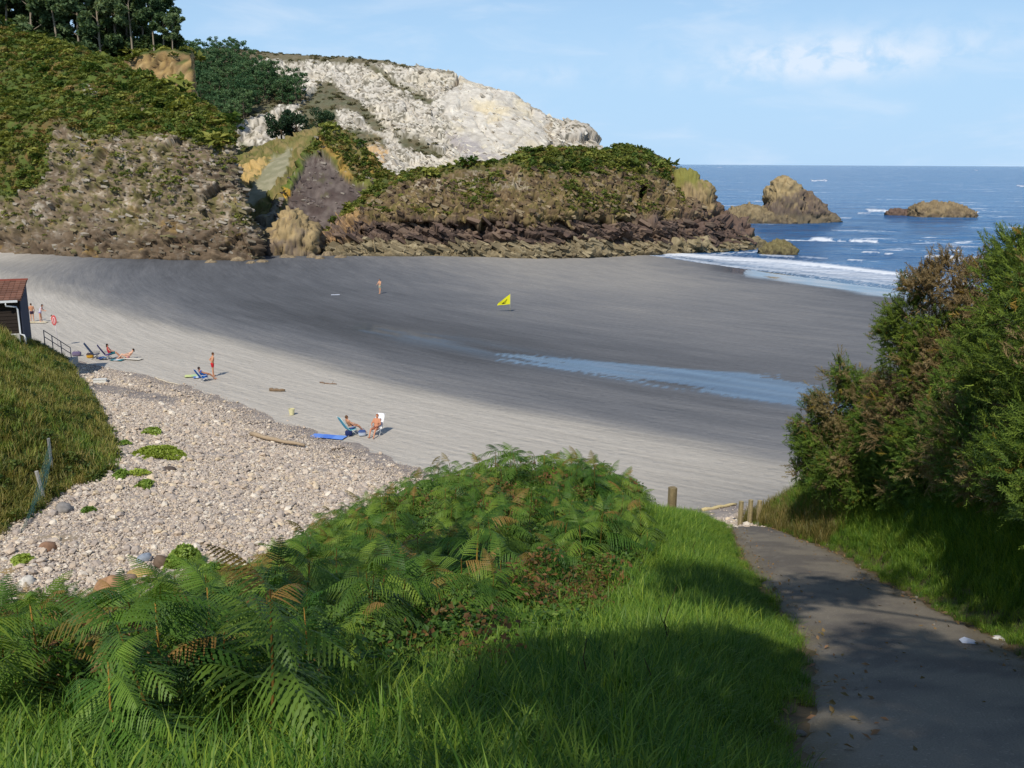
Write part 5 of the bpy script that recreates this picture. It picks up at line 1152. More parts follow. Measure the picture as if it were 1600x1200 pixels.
def cliff_scrub():
    gp = [leafy_proto(600 + k, 46, 0.85, 0.24, ((106, 116, 52), (158, 162, 80)), 0.6) for k in range(3)] + [leafy_proto(610, 60, 0.7, 0.18, ((126, 112, 62), (168, 146, 88)), 0.6), leafy_proto(612, 80, 0.9, 0.2, ((68, 92, 42), (108, 128, 56)), 0.8)]
    sets = [(surf_pick(LC, None, 20000, 1, LC[3] * (LC[2] > -60)), 'mix', 0.62), (surf_pick(LC, [(60, 205), (365, 210), (385, 330), (380, 372), (0, 372), (0, 290)], 900, 2, sst(fbm(LC[0], 0.12, 3, off=6), -0.1, 0.3)), [.1, .1, .1, .5, .2], 0.45),
            (surf_pick(PR, None, 5200, 3, PR[3]), 'mix', 0.55), (surf_pick(PR, [(560, 330), (640, 285), (960, 270), (1060, 300), (1080, 335), (620, 340)], 3200, 4, sst(fbm(PR[0], 0.15, 3, off=6), -0.1, 0.3)), [.12, .12, .12, .54, .1], 0.4),
            (surf_pick(PS, None, 2000, 5, PS[3]), 'mix', 0.5), (surf_pick(YB, [(-100, 40), (290, 70), (300, 92), (160, 102), (60, 110), (-100, 100)], 700, 6), [.15, .15, .15, .2, .35], 1.3),
            (surf_pick(FH, [(375, 222), (420, 238), (470, 212), (470, 245), (420, 262), (375, 262)], 300, 8), [.4, .3, .2, .05, .05], 0.8)]
    def pick(a, p):
        if p == 'mix':
            f = fbm(a, 0.10, 4, off=31) + RNG.normal(0, 0.10, len(a)); g = fbm(a, 0.3, 3, off=12) + RNG.normal(0, 0.1, len(a)); return np.where(f > 0.16, 3, np.where(g > 0.2, 4, RNG.integers(0, 3, len(a))))
        return RNG.choice(5, len(a), p=np.array(p) / sum(p))
    P = np.concatenate([a for a, _, _ in sets]); idx = np.concatenate([pick(a, p) for a, p, _ in sets]); s = np.concatenate([np.exp(RNG.normal(-0.1, 0.42, len(a))) * np.where((RNG.uniform(size=len(a)) < 0.035) & (p == 'mix'), 2.3, 1.0) * q for a, p, q in sets]); m = len(P)
    us = [leafy_proto(640 + k, 420, 2.2, 0.36, ((58, 80, 52), (98, 116, 70)), 1.0) for k in range(3)]
    q = RNG.uniform(-60, 276, 190); U = W(q, np.interp(q, [-60, 20, 100, 160, 280], [52, 74, 92, 84, 76]) - RNG.uniform(-4, 12, 190), RNG.uniform(224, 246, 190))
    tag(instancer('grove_undergrowth', us, U, yaw(190, 0.2), RNG.uniform(0.9, 2.5, 190) * np.interp(q, [120, 200], [1, 0.55]), RNG.integers(0, 3, 190), 'leaf_far'), 'dark shrubs under the cliff-top eucalyptus trees', 'shrubs')
    tag(instancer('cliff_scrub', gp, P, yaw(m, 0.25), s, idx, 'leaf_far'), 'low green scrub and heather clinging to the cliffs', 'scrub')
    hp = [leafy_proto(620 + k, 60, 1.2, 0.32, ((104, 106, 76), (136, 128, 92)), 0.6) for k in range(3)]
    P = surf_pick(FH, None, 1500, 9, FH[3] * 0.5 * (FH[1] < 720) * (FH[2] < 260)); m = len(P)
    tag(instancer('headland_heath', hp, P, yaw(m, 0.2), RNG.uniform(0.5, 1.1, m), RNG.integers(0, 3, m), 'leaf_far'), 'dull olive heath in strips on the pale headland', 'heath')
cliff_scrub()
def rubble():
    # loose angular blocks and ledges standing out of the rock faces, past counting
    rg = np.random.default_rng(91); cube = np.array([(a, b, d) for a in (-1, 1) for b in (-1, 1) for d in (-1, 1)], float) * 0.5
    CF = [(0, 1, 3, 2), (4, 6, 7, 5), (0, 4, 5, 1), (2, 3, 7, 6), (0, 2, 6, 4), (1, 5, 7, 3)]
    def protos(pal, shp): return [(cube * np.array(shp) * rg.uniform(0.8, 1.2, 3) * rg.uniform(0.62, 1.12, (8, 3)), CF, lin(*c) * 0.9) for c in pal for _ in (0, 1)]
    def put(name, lab, P, pal, shp, lo, hi, dip, mat):
        m = len(P); pr = protos(pal, shp); e = np.stack([rg.normal(0, 0.22, m), rg.normal(dip, 0.16, m), rg.normal(0, 0.5, m)], -1)
        tag(instancer(name, pr, P, e, lo + (hi - lo) * rg.uniform(size=m) ** 2.2, rg.integers(0, len(pr), m), mat), lab, 'rocks')
    P = surf_pick(LC, [(75, 212), (150, 210), (365, 216), (392, 330), (408, 402), (-40, 396), (-40, 315), (70, 295)], 5200, 41); P[:, 1] += 0.25
    put('cliff_rubble', 'broken ledges and blocks on the face of the brown cliff', P, [(168, 158, 142), (136, 124, 104), (120, 108, 90), (104, 94, 76), (140, 128, 98), (124, 116, 80)], (1.9, 1.2, 0.5), 0.18, 0.85, 0.22, 'rock')
    P = surf_pick(PR, [(505, 398), (560, 350), (700, 346), (1000, 344), (1110, 345), (1180, 384), (1000, 382), (520, 384)], 3000, 42); P[:, 1] += 0.25
    put('strata_blocks', 'dark dipping slabs along the foot of the promontory', P, [(104, 86, 76), (88, 74, 66), (126, 106, 90), (76, 64, 58)], (2.4, 1.2, 0.5), 0.28, 1.2, 0.4, 'rock')
    P = surf_pick(PR, [(505, 402), (520, 384), (1000, 381), (1170, 386), (1190, 392), (1000, 402)], 1300, 43); P[:, 1] += 0.25
    put('shelf_blocks', 'pale cracked slabs of the rock shelf beside the sand', P, [(158, 144, 114), (138, 124, 96), (118, 106, 82)], (2.8, 1.4, 0.45), 0.3, 1.15, 0.35, 'rock')
    P = surf_pick(PR, [(560, 345), (600, 300), (800, 268), (1020, 262), (1100, 320), (1110, 342)], 3000, 44)
    put('slope_rubble', 'small stones and ledges on the brown slope of the promontory', P, [(140, 120, 90), (112, 94, 72), (160, 142, 112), (86, 72, 58)], (1.4, 1.0, 0.6), 0.25, 0.95, 0.35, 'rock')
    P = surf_pick(FH, [(400, 90), (560, 96), (700, 112), (800, 150), (900, 195), (950, 240), (820, 262), (600, 290), (560, 240), (520, 210), (500, 150)], 4200, 45, (1 - FH[3]) * 0.9 * np.where(poly_sd(FH[1], FH[2], [(716, 112), (790, 142), (850, 178), (855, 240), (800, 262), (760, 255), (715, 205), (690, 165)]) > 0, 0.3, 1.0)); P[:, 1] += 0.6
    put('headland_blocks', 'pale limestone blocks breaking the face of the headland', P, [(222, 214, 198), (212, 203, 187), (200, 191, 175), (182, 172, 156), (224, 214, 192)], (2.6, 1.4, 0.6), 0.3, 1.25, 0.6, 'rock_far')
    P = surf_pick(YB, [(150, 100), (285, 86), (306, 150), (170, 165)], 500, 47); P[:, 1] += 0.2
    put('bluff_rubble', 'ochre clods and ledges on the face of the bluff', P, [(190, 160, 108), (160, 132, 92), (206, 182, 134), (132, 108, 76)], (1.4, 1.0, 0.8), 0.25, 1.0, 0.15, 'rock')
    P = surf_pick(PS, [(400, 392), (460, 280), (500, 215), (560, 235), (620, 290), (560, 380)], 700, 46)
    put('ridge_rubble', 'grey flakes and stones on the purple slab', P, [(124, 112, 106), (104, 92, 88), (150, 140, 128), (90, 78, 74)], (1.3, 0.9, 0.5), 0.2, 0.9, 0.3, 'rock')
rubble()
def shade_trees():
    # the trees beside and behind the viewpoint whose shade lies on the path
    rg = np.random.default_rng(77)
    for (tx, ty), cls, lab in [((6.5, -1.5), [((-0.2, 2.2, 22.8), 1.4), ((1.3, 2.7, 23.3), 1.0)], 'leafy tree right of the viewpoint shading the far stretch of path'),
                               ((-9.0, -2.5), [((-6.2, 1.8, 23.4), 1.15), ((-5.0, 1.0, 24.4), 0.7), ((-6.5, -3.0, 24.6), 0.8)], 'leafy tree left of the viewpoint shading the bracken'),
                               ((0.5, -9.5), [((-2.4, -3.8, 24.0), 1.0), ((-4.2, -5.4, 24.8), 0.9), ((-0.8, -3.5, 24.2), 1.4), ((1.0, -3.7, 24.4), 1.4), ((-2.8, -7.0, 25.9), 0.8), ((-0.6, -6.1, 25.4), 1.8), ((2.0, -6.5, 25.6), 1.6)], 'leafy tree behind the viewpoint shading the near path and grass')]:
        z = float(ground_z(np.array([tx]), np.array([ty]))[0]); base = np.array([tx, ty, z]); root = empty('shade_tree', base); tag(root, lab, 'tree', 'trees around the viewpoint')
        b = MB(); fork = base + np.array([0, 0, 4.5]); b.tube([base - np.array([0, 0, 0.5]), base + np.array([0.1, 0, 2]), fork], [0.28, 0.22, 0.17], 9, lin(120, 104, 84)); Ps = []
        for c, r in cls:
            c = np.array(c); b.tube([fork, (fork + c) / 2 + np.array([0, 0, 0.8]), c], [0.12, 0.08, 0.03], 6, lin(120, 104, 84)); n = int(900 * r * r)
            sub = c + rg.normal(0, 0.55 * r, (9, 3)); i = rg.integers(0, 9, n); d = rg.normal(size=(n, 3)); d /= np.linalg.norm(d, axis=1)[:, None]; Ps.append(sub[i] + d * (0.62 * r * rg.uniform(0.2, 1, n) ** 0.5)[:, None])
        V, F, C = leaf_cards(np.concatenate(Ps) - base, 0.15, PAL_E, rg, 0.4); t = b.build('trunk', 'bark', root, True, base); t.location = (0, 0, 0); mesh_obj('crown', V, F, 'leaf_far', root, C * 0.8)
shade_trees()
# ================================================================== ROCKS
def profile_rock(name, label, prof, base_py, d, thick, col_a, col_b, nu=90, nv=40, disp=0.5, sc=0.35, seed=0, zb=None, cap=None, cat='rock', group=None, dip=0.4, strata=0.35, layers=()):
    """a rock from its skyline: real height, width and depth at distance d"""
    pts = np.array([W(px, py, d) for px, py in prof]); zb = W(prof[0][0], base_py, d)[2] if zb is None else zb
    u = np.linspace(0, 1, nu); xs = np.interp(u, np.linspace(0, 1, len(pts)), pts[:, 0]); hs = np.interp(u, np.linspace(0, 1, len(pts)), pts[:, 2]) - zb
    ph = np.linspace(0.0, math.pi, nv); w = -np.cos(ph); U, Wd = np.meshgrid(np.arange(nu), w, indexing='ij'); th = thick * np.sqrt(np.clip(1 - (2 * u - 1) ** 4, 0.02, 1))
    Z = hs[U] * np.clip(1 - Wd ** 2, 0, 1) ** 0.42; Z = Z - 1.2 * (np.abs(Wd) > 0.999)
    P = np.stack([xs[U], d + Wd * th[U], zb + Z], -1).reshape(-1, 3); Nn = -vnormals(P, nu, nv) 
    sgn = np.sign(Nn[:, 2:3] + 1e-6); Nn = Nn * sgn
    q = np.minimum(1.0, (P[:, 2] - zb + 0.3) / 1.0).clip(0, 1)
    B = np.stack([P[:, 0] - dip * P[:, 2], P[:, 1], (P[:, 2] + dip * P[:, 0]) * 1.6], -1) + 0.5 / sc * 0.3 * np.stack([fbm(P, sc, 3), fbm(P, sc, 3, off=3), fbm(P, sc, 3, off=6)], -1)
    b1, h1, k1 = blocks(B, sc * 1.1, disp * 0.9, disp * 0.4, seed, 0.1); b2, h2, k2 = blocks(B, sc * 3.0, disp * 0.5, disp * 0.3, seed + 3, 0.14)
    P = P + Nn * ((b1 + b2 + 0.4 * disp) * q)[:, None]
    P = P + Nn * ((0.5 * disp * (ridged(P, sc, 4, 0.55, off=seed) - 0.3) + disp * 0.6 * fbm(P, sc * 3, 4, 0.6, off=seed) + strata_disp(P, strata * disp * 2, dip, 0.9 / max(disp, 0.3), seed)) * q)[:, None]
    f2, f3 = fbm(P, sc * 2, 4, off=seed + 3), fbm(P, sc * 6, 3, off=seed + 9); hh = (P[:, 2] - zb) / max(hs.max(), 0.1)
    c = mixv(lin(*col_a), lin(*col_b), sst(f2 + 0.5 * f3 + (0.5 - hh), -0.15, 0.45)); c = mixv(c, lin(74, 64, 54), sst(f3, 0.15, 0.4) * 0.5) * (0.75 + 0.5 * h2)[:, None]
    for ly in layers: a_, b_, _ = PROJ(P); c = paint(c, a_, b_, P, [ly])
    if cap: c = mixv(c, lin(*cap), sst(hh + 0.3 * f2, 0.72, 0.9))
    loc = P[:, :].mean(0); loc[2] = zb
    o = mesh_obj(name, P - loc, grid_faces(nu, nv), 'rock', None, c * 0.9, False); o.location = tuple(loc); return tag(o, label, cat, group)
def far_rocks():
    profile_rock('sea_stack', 'tall tan sea stack leaning over a dark rock apron', [(1194, 342), (1198, 318), (1200, 300), (1206, 288), (1214, 279), (1226, 278), (1240, 284), (1250, 292), (1247, 302), (1258, 304), (1264, 302), (1272, 312), (1284, 322), (1296, 332), (1309, 341)], 344, 285, 6.5, (164, 144, 106), (100, 88, 76), 110, 46, 0.8, 0.25, 1, SEA_Z - 0.5, layers=[([(1194, 318), (1235, 305), (1255, 296), (1330, 300), (1330, 360), (1180, 360)], lin(104, 90, 82), 6, 3, 0.85), ([(1180, 335), (1330, 335), (1330, 360), (1180, 360)], lin(128, 116, 92), 4, 3, 0.8)])
    profile_rock('sea_rock', 'low tan rock joined to the foot of the sea stack', [(1112, 343), (1124, 336), (1140, 331), (1150, 325), (1165, 322), (1180, 322), (1192, 326), (1215, 331), (1235, 337), (1250, 343)], 345, 283, 6, (140, 124, 94), (104, 92, 76), 110, 44, 0.6, 0.3, 2, SEA_Z - 0.5)
    profile_rock('islet', 'flat brown islet alone in the open sea', [(1424, 334), (1428, 324), (1440, 318), (1458, 316), (1475, 317), (1495, 320), (1508, 326), (1522, 332)], 335, 318, 7, (140, 122, 92), (108, 94, 76), 110, 44, 0.6, 0.3, 3, SEA_Z - 0.5)
    profile_rock('sea_rock', 'thin dark rock awash beside the islet', [(1384, 332), (1392, 327), (1405, 326), (1416, 327), (1426, 331)], 332, 322, 2, (112, 92, 80), (90, 76, 68), 50, 26, 0.3, 0.5, 4, SEA_Z - 0.5)
    profile_rock('sea_rock', 'small weedy rock off the tip of the promontory', [(1186, 391), (1194, 384), (1205, 377), (1220, 376), (1236, 382), (1246, 390)], 391, 180, 1.8, (122, 112, 76), (92, 82, 62), 60, 30, 0.3, 0.6, 5, SEA_Z - 0.3)
    profile_rock('rock_pinnacle', 'tan grass-capped crag at the seaward end of the promontory', [(1042, 330), (1050, 285), (1056, 268), (1064, 263), (1076, 264), (1090, 275), (1104, 286), (1110, 300), (1111, 325), (1118, 345)], 372, 194, 4.5, (156, 134, 96), (116, 98, 80), 70, 36, 0.6, 0.25, 6, -1.5, cap=(132, 128, 66))
    profile_rock('rock_outcrop', 'ochre and grey outcrop at the mouth of the gully', [(412, 384), (424, 362), (438, 345), (450, 331), (462, 328), (476, 338), (484, 345), (494, 352), (499, 384)], 386, 165, 4.5, (166, 144, 104), (118, 104, 92), 56, 34, 0.9, 0.2, 7, -0.4, strata=0.5)
    spots = [(512, 399, 10, 6), (430, 398, 16, 5), (470, 396, 12, 5), (488, 402, 9, 5), (450, 402, 14, 4), (500, 404, 8, 4), (404, 404, 10, 5), (372, 407, 12, 5), (330, 410, 9, 4), (410, 409, 9, 3), (532, 402, 10, 4), (392, 411, 7, 3)]
    for k, (px, py, w, h) in enumerate(spots):
        d = G(px, py, 0.0)[1]; nm = ['first', 'second', 'third', 'fourth', 'fifth', 'sixth', 'seventh', 'eighth', 'ninth', 'tenth', 'eleventh', 'twelfth']
        r = sorted(range(len(spots)), key=lambda i: -spots[i][0]).index(k)
        profile_rock('beach_boulder', '%s from the right of the small boulders along the foot of the cliffs' % nm[r], [(px - w, py), (px - w * .6, py - h * .7), (px, py - h), (px + w * .6, py - h * .6), (px + w, py)], py, d, 1.0, (150, 132, 104), (120, 104, 84), 22, 12, 0.15, 0.8, 20 + k, -0.2, group='boulders at the foot of the cliffs')
far_rocks()
def stone(name, label, px, py, z, size, col, seed, cat='stone', group=None):
    rg = np.random.default_rng(seed); b = MB().ball((0, 0, 0), 1.0, 14, 9); V = b.V[0]; V = V * (1 + 0.35 * fbm(V, 1.1, 3, off=seed)[:, None]) * np.asarray(size)
    p = G(px, py, z); zz = float(ground_z(np.array([p[0]]), np.array([p[1]]))[0]); p = G(px, py, zz + size[2] * 0.2)
    zz = float(ground_z(np.array([p[0]]), np.array([p[1]]))[0])
    c = mixv(lin(*col), lin(*col) * 0.6, sst(fbm(V, 2.5 / max(size), 4, off=seed), -0.2, 0.4))
    o = mesh_obj(name, V, b.F, 'stone', None, c, True); o.location = (p[0], p[1], zz + size[2] * 0.35); o.rotation_euler = (0, 0, seed); return tag(o, label, cat, group)
for k, (px, py, z, s, c, lab) in enumerate([(172, 922, 1.7, (.42, .5, .42), (176, 136, 100), 'big rounded brown boulder behind the corner ferns'), (222, 897, 1.7, (.5, .3, .16), (186, 156, 100), 'flat ochre slab of stone on the pebbles beyond the brown boulder'),
        (252, 882, 1.7, (.25, .3, .28), (116, 98, 82), 'dark brown stone beside the green weed'), (100, 797, 1.5, (.5, .3, .22), (150, 144, 138), 'flat grey boulder at the foot of the mound'), (75, 855, 1.6, (.3, .3, .2), (150, 116, 92), 'reddish stone among the pebbles near the left edge'),
        (226, 875, 1.6, (.3, .22, .2), (150, 158, 168), 'blue grey stone near the ochre slab'), (42, 910, 1.7, (.3, .25, .18), (222, 214, 200), 'white stone on the pebbles at the far left'), (265, 737, 1.0, (.35, .2, .13), (92, 80, 72), 'dark flat stone just below the big green sea plant'), (200, 905, 1.7, (.3, .25, .15), (150, 128, 110), 'brown flat stone left of the ochre slab'), (1560, 1003, 9, (.09, .07, .05), (206, 200, 192), 'whitish stone at the right edge of the path')]):
    stone('stone', lab, px, py, z, s, c, 40 + k)

# ================================================================== PEOPLE
def person_mesh(J, k=1.0, skin=SKIN, female=False):
    b = MB()
    def cap(a, c, r0, r1):
        a, c = np.array(J[a] if isinstance(a, str) else a, float), np.array(J[c] if isinstance(c, str) else c, float)
        b.tube([a, (a + c) / 2, c], [r0, (r0 + r1) / 2 * 1.04, r1], 10); b.ball(a, r0, 10, 6); b.ball(c, r1, 10, 6)
    hipc = (np.array(J['hl']) + J['hr']) / 2; shc = (np.array(J['sl']) + J['sr']) / 2; up = shc - hipc; up /= np.linalg.norm(up)
    for t, r, sp in ((0.0, .115, .05), (0.3, .105, .035), (0.62, .115, .06), (0.86, .105, .09)):
        c = hipc + (shc - hipc) * t; side = (np.array(J['sr']) - J['sl']) / np.linalg.norm(np.array(J['sr']) - J['sl'])
        for s in (-1, 1): b.ball(c + side * s * sp, r, 12, 8)
    cap(hipc, shc - up * 0.08, .10, .11); cap('sl', 'sr', .065, .065); cap(shc, 'neck', .06, .052); cap('neck', 'head', .052, .05)
    hd = np.array(J['head']); fw = np.array(J['face'], float); fw /= np.linalg.norm(fw)
    b.ball(hd, (.078, .088, .115), 14, 10); b.ball(hd + fw * 0.02 - np.array([0, 0, .06]), (.055, .06, .055), 10, 7); b.ball(hd + fw * .092 - np.array([0, 0, .012]), .017, 8, 5)
    sd = np.cross(fw, (0, 0, 1.0)); [b.ball(hd + sd * s * .08 - np.array([0, 0, .01]), (.02, .02, .03), 8, 5) for s in (-1, 1)]
    for s in 'lr':
        cap('s' + s, 'e' + s, .052, .040); cap('e' + s, 'w' + s, .040, .028); cap('h' + s, 'k' + s, .088, .055); cap('k' + s, 'a' + s, .056, .036)
        w, e = np.array(J['w' + s]), np.array(J['e' + s]); d = (w - e) / np.linalg.norm(w - e); side = np.cross(d, (0.3, 0.5, 0.8)); side /= np.linalg.norm(side)
        pal = w + d * .05; b.ball(pal, .034, 8, 6); b.ball(w + d * .02, .03, 8, 6)
        for q, l in ((-.024, .070), (-.008, .080), (.008, .076), (.024, .060)): b.tube([pal + side * q, pal + side * q * 1.2 + d * l * .6, pal + side * q * 1.2 + d * l + np.cross(d, side) * .015], [.012, .011, .010], 6)
        b.tube([w + d * .02 + side * .022, w + d * .05 + side * .05, w + d * .08 + side * .055], [.013, .012, .010], 6)
        a = np.array(J['a' + s]); ft = np.array(J['f' + s], float); b.ball(a, .04, 8, 6); b.tube([a - ft * .05 - np.array([0, 0, .03]), a + ft * .06 - np.array([0, 0, .045]), a + ft * .16 - np.array([0, 0, .055])], [.035, .036, .024], 8); b.ball(a + ft * .16 - np.array([0, 0, .055]), .025, 8, 5)
    return b
def remesh(b, name, col, parent, voxel=0.021, mat='cloth'):
    o = b.build(name, mat); md = o.modifiers.new('r', 'REMESH'); md.mode = 'VOXEL'; md.voxel_size = voxel
    sm = o.modifiers.new('s', 'SMOOTH'); sm.iterations = 3; sm.factor = 0.5
    dg = bpy.context.evaluated_depsgraph_get(); me = bpy.data.meshes.new_from_object(o.evaluated_get(dg)); bpy.data.objects.remove(o)
    n = len(me.vertices)
    for a in list(me.color_attributes): me.color_attributes.remove(a)
    a = me.color_attributes.new('Col', 'FLOAT_COLOR', 'POINT'); a.data.foreach_set('color', np.tile(np.r_[col, 1.0].astype(np.float32), n))
    me.polygons.foreach_set('use_smooth', np.ones(len(me.polygons), bool))
    if not me.materials: me.materials.append(MATS[mat])
    r = bpy.data.objects.new(name, me); COL.objects.link(r); r.parent = parent; return r
def J_stand(arms='down', bend=0.0, look=0.0, stride=0.08):
    c, s = math.cos(bend), math.sin(bend); T = lambda x, z: (x, z * s, .92 + z * c)
    J = dict(hl=(-.09, 0, .92), hr=(.09, 0, .92), kl=(-.10, stride * .5, .50), kr=(.10, -.01, .50), al=(-.11, stride, .085), ar=(.11, -.03, .085), fl=(-.2, 1, 0), fr=(.2, 1, 0), sl=T(-.17, .50), sr=T(.17, .50), neck=T(0, .59), head=(T(0, .72)[0], T(0, .72)[1] + .02, T(0, .72)[2]), face=(0.1, 1, -look))
    if arms == 'hips': J.update(el=(-.36, -.10, 1.18), er=(.36, -.10, 1.18), wl=(-.17, .02, 1.0), wr=(.17, .02, 1.0))
    elif arms == 'forward': J.update(el=(-.22, T(0, .3)[1] + .15, T(0, .25)[2]), er=(.22, T(0, .3)[1] + .15, T(0, .25)[2]), wl=(-.16, T(0, .3)[1] + .38, T(0, .25)[2] - .08), wr=(.16, T(0, .3)[1] + .38, T(0, .25)[2] - .08))
    else: J.update(el=(-.24, -.02, 1.15), er=(.24, -.02, 1.15), wl=(-.25, .08, .92), wr=(.25, .08, .92))
    return J
def J_sit(seat=.28, rec=.45, knee=.44, feet=.75, kx=.1):
    s, c = math.sin(rec), math.cos(rec); T = lambda x, z: (x, -z * s, seat + z * c)
    return dict(hl=(-.09, 0, seat), hr=(.09, 0, seat), kl=(-kx, .42, knee), kr=(kx, .42, knee), al=(-kx, feet, .085), ar=(kx, feet - .05, .085), fl=(-.2, 1, .3), fr=(.2, 1, .3), sl=T(-.17, .5), sr=T(.17, .5), neck=T(0, .59), head=(0, T(0, .7)[1] + .05, T(0, .71)[2]), face=(0, 1, -.1),
                el=(-.27, T(0, .3)[1] + .12, seat + .24), er=(.27, T(0, .3)[1] + .12, seat + .24), wl=(-.16, .22, seat + .2), wr=(.16, .22, seat + .2))
def person(label, loc, heading, J, skin=SKIN, hair=(60, 42, 30), shorts=None, top=None, cap=None, group=None, hair_len=0.0, scale=1.0):
    root = empty('person', loc, heading); root.scale = (scale,) * 3; tag(root, label, 'person', group)
    remesh(person_mesh(J), 'body', skin, root)
    hd = np.array(J['head']); fw = np.array(J['face'], float); fw /= np.linalg.norm(fw); b = MB().ball(hd - fw * .018 + np.array([0, 0, .022]), (.088, .094, .108), 14, 9)
    if hair_len: b.ball(hd - fw * .06 - np.array([0, 0, hair_len * .5]), (.075, .05, hair_len * .7 + .05), 10, 7)
    remesh(b, 'hair', lin(*(cap or hair)) * .9, root, 0.014)
    def cloth(name, col, segs, balls=()):
        b = MB()
        for a, c, t, r0, r1 in segs:
            a, c = np.array(a, float), np.array(c, float); e = a + (c - a) * t; b.tube([a, e], [r0, r1], 12); b.ball(a, r0, 12, 7); 
        for c, r in balls: b.ball(c, r, 12, 8)
        remesh(b, name, lin(*col) * .9, root, 0.021)
    hip = (np.array(J['hl']) + J['hr']) / 2; sh = (np.array(J['sl']) + J['sr']) / 2
    if shorts: cloth('shorts', shorts[0], [(J['hl'], J['kl'], shorts[1], .104, .088), (J['hr'], J['kr'], shorts[1], .104, .088)], [(np.array(J['hl']) * .5 + hip * .5, .128), (np.array(J['hr']) * .5 + hip * .5, .128)])
    if top:
        side = np.array(J['sr']) - J['sl']; side /= np.linalg.norm(side)
        cloth('top', top, [(hip + (sh - hip) * .15 + side * .04 * s, sh - (sh - hip) * .1 + side * .08 * s, 1.0, .122, .118) for s in (-1, 1)], [(J['sl'], .072), (J['sr'], .072)])
    return root
def BZ(px, py): return G(px, py, float(beach_z(*G(px, py, 0.0)[:2])) + 0.02)
def chair(label, loc, heading, col, frame=(215, 215, 212), back_h=.62, seat=.26, group='folding beach chairs', cloth2=None):
    root = empty('beach_chair', loc, heading); tag(root, label, 'beach chair', group); fr = lin(*frame)
    MB().box((0, 0, 0), (.50, .46, .025), col=lin(*col) * .9, M=rot_mats(np.array([[.10, 0, 0]]))[0]).build('seat', 'cloth', root).location = (0, .02, seat)
    bk = MB(); n = 7
    V = []; F = []
    for i in range(n):
        t = i / (n - 1); y = -.22 - .40 * t * back_h / .62; z = seat + back_h * t; wd = .25 * (1 if t < .8 else 1 - .25 * ((t - .8) / .2) ** 2); V += [(-wd, y - .02 * math.sin(t * 3.1), z), (wd, y - .02 * math.sin(t * 3.1), z), (-wd, y - .035 - .02 * math.sin(t * 3.1), z), (wd, y - .035 - .02 * math.sin(t * 3.1), z)]
    for i in range(n - 1): a, c = 4 * i, 4 * i + 4; F += [(a, a + 1, c + 1, c), (a + 2, c + 2, c + 3, a + 3), (a, c, c + 2, a + 2), (a + 1, a + 3, c + 3, c + 1)]
    F += [(0, 2, 3, 1), (4 * n - 4, 4 * n - 3, 4 * n - 1, 4 * n - 2)]; bk.add(V, F, lin(*(cloth2 or col)) * .9); bk.build('backrest', 'cloth', root)
    for s in (-1, 1):
        MB().tube([(s * .27, .26, 0), (s * .27, -.05, .30)], .014, 7, fr).build('leg', 'cloth', root, True)
        MB().tube([(s * .27, -.34, 0), (s * .27, .10, .30)], .014, 7, fr).build('leg', 'cloth', root, True)
        MB().tube([(s * .27, .24, seat + .17), (s * .27, -.30, seat + .20)], .018, 7, fr).tube([(s * .27, .20, seat), (s * .27, .22, seat + .17)], .012, 6, fr).build('armrest', 'cloth', root, True)
        MB().tube([(s * .262, -.22, seat), (s * .262, -.22 - .42 * back_h / .62, seat + back_h + .01)], .013, 7, fr).build('back_frame', 'cloth', root, True)
    return root
def towel(name, label, px, py, size, heading, cols, cat='towel', bump=.03, z=0.03):
    p = BZ(px, py); n, m = 18, 10; u, v = np.meshgrid(np.linspace(-.5, .5, n), np.linspace(-.5, .5, m), indexing='ij'); P = np.stack([u * size[0], v * size[1], u * 0], -1).reshape(-1, 3)
    P[:, 2] = z + bump * (0.5 + fbm(P, 3.0, 3, off=px)); V = np.concatenate([P, P - np.array([0, 0, .015])]); F = grid_faces(n, m); F = np.concatenate([F, F[:, ::-1] + n * m])
    st = (np.floor((u.reshape(-1) + .5) * len(cols) * .999)).astype(int); c = np.array([lin(*k) for k in cols])[st]; o = mesh_obj(name, V, F, 'cloth', None, np.concatenate([c, c]) * .9, True); o.location = tuple(p); o.rotation_euler = (0, 0, heading); return tag(o, label, cat)
def bag(label, px, py, size, col, col2=None, heading=0.3, dz=0.0):
    p = BZ(px, py); root = empty('beach_bag', p + np.array([0, 0, dz]), heading); tag(root, label, 'bag'); b = MB().ball((0, 0, size[2] * .48), 1.0, 16, 10); V = (b.V[0] - np.array([0, 0, size[2] * .48])); V = np.sign(V) * np.abs(V) ** .6 * np.array(size) / 2 + np.array([0, 0, size[2] * .48])
    V *= 1 + .05 * fbm(V, 8, 2)[:, None]; c = np.where((V[:, 2:3] > size[2] * .5), lin(*col), lin(*(col2 or col))); mesh_obj('bag_body', V, b.F, 'cloth', root, c * .9, True)
    t = np.linspace(0, math.pi, 9); MB().tube(np.stack([np.cos(t) * size[0] * .28, t * 0, size[2] * .9 + np.sin(t) * size[2] * .35], -1), .012, 6, lin(*col) * .7).build('handle', 'cloth', root, True)
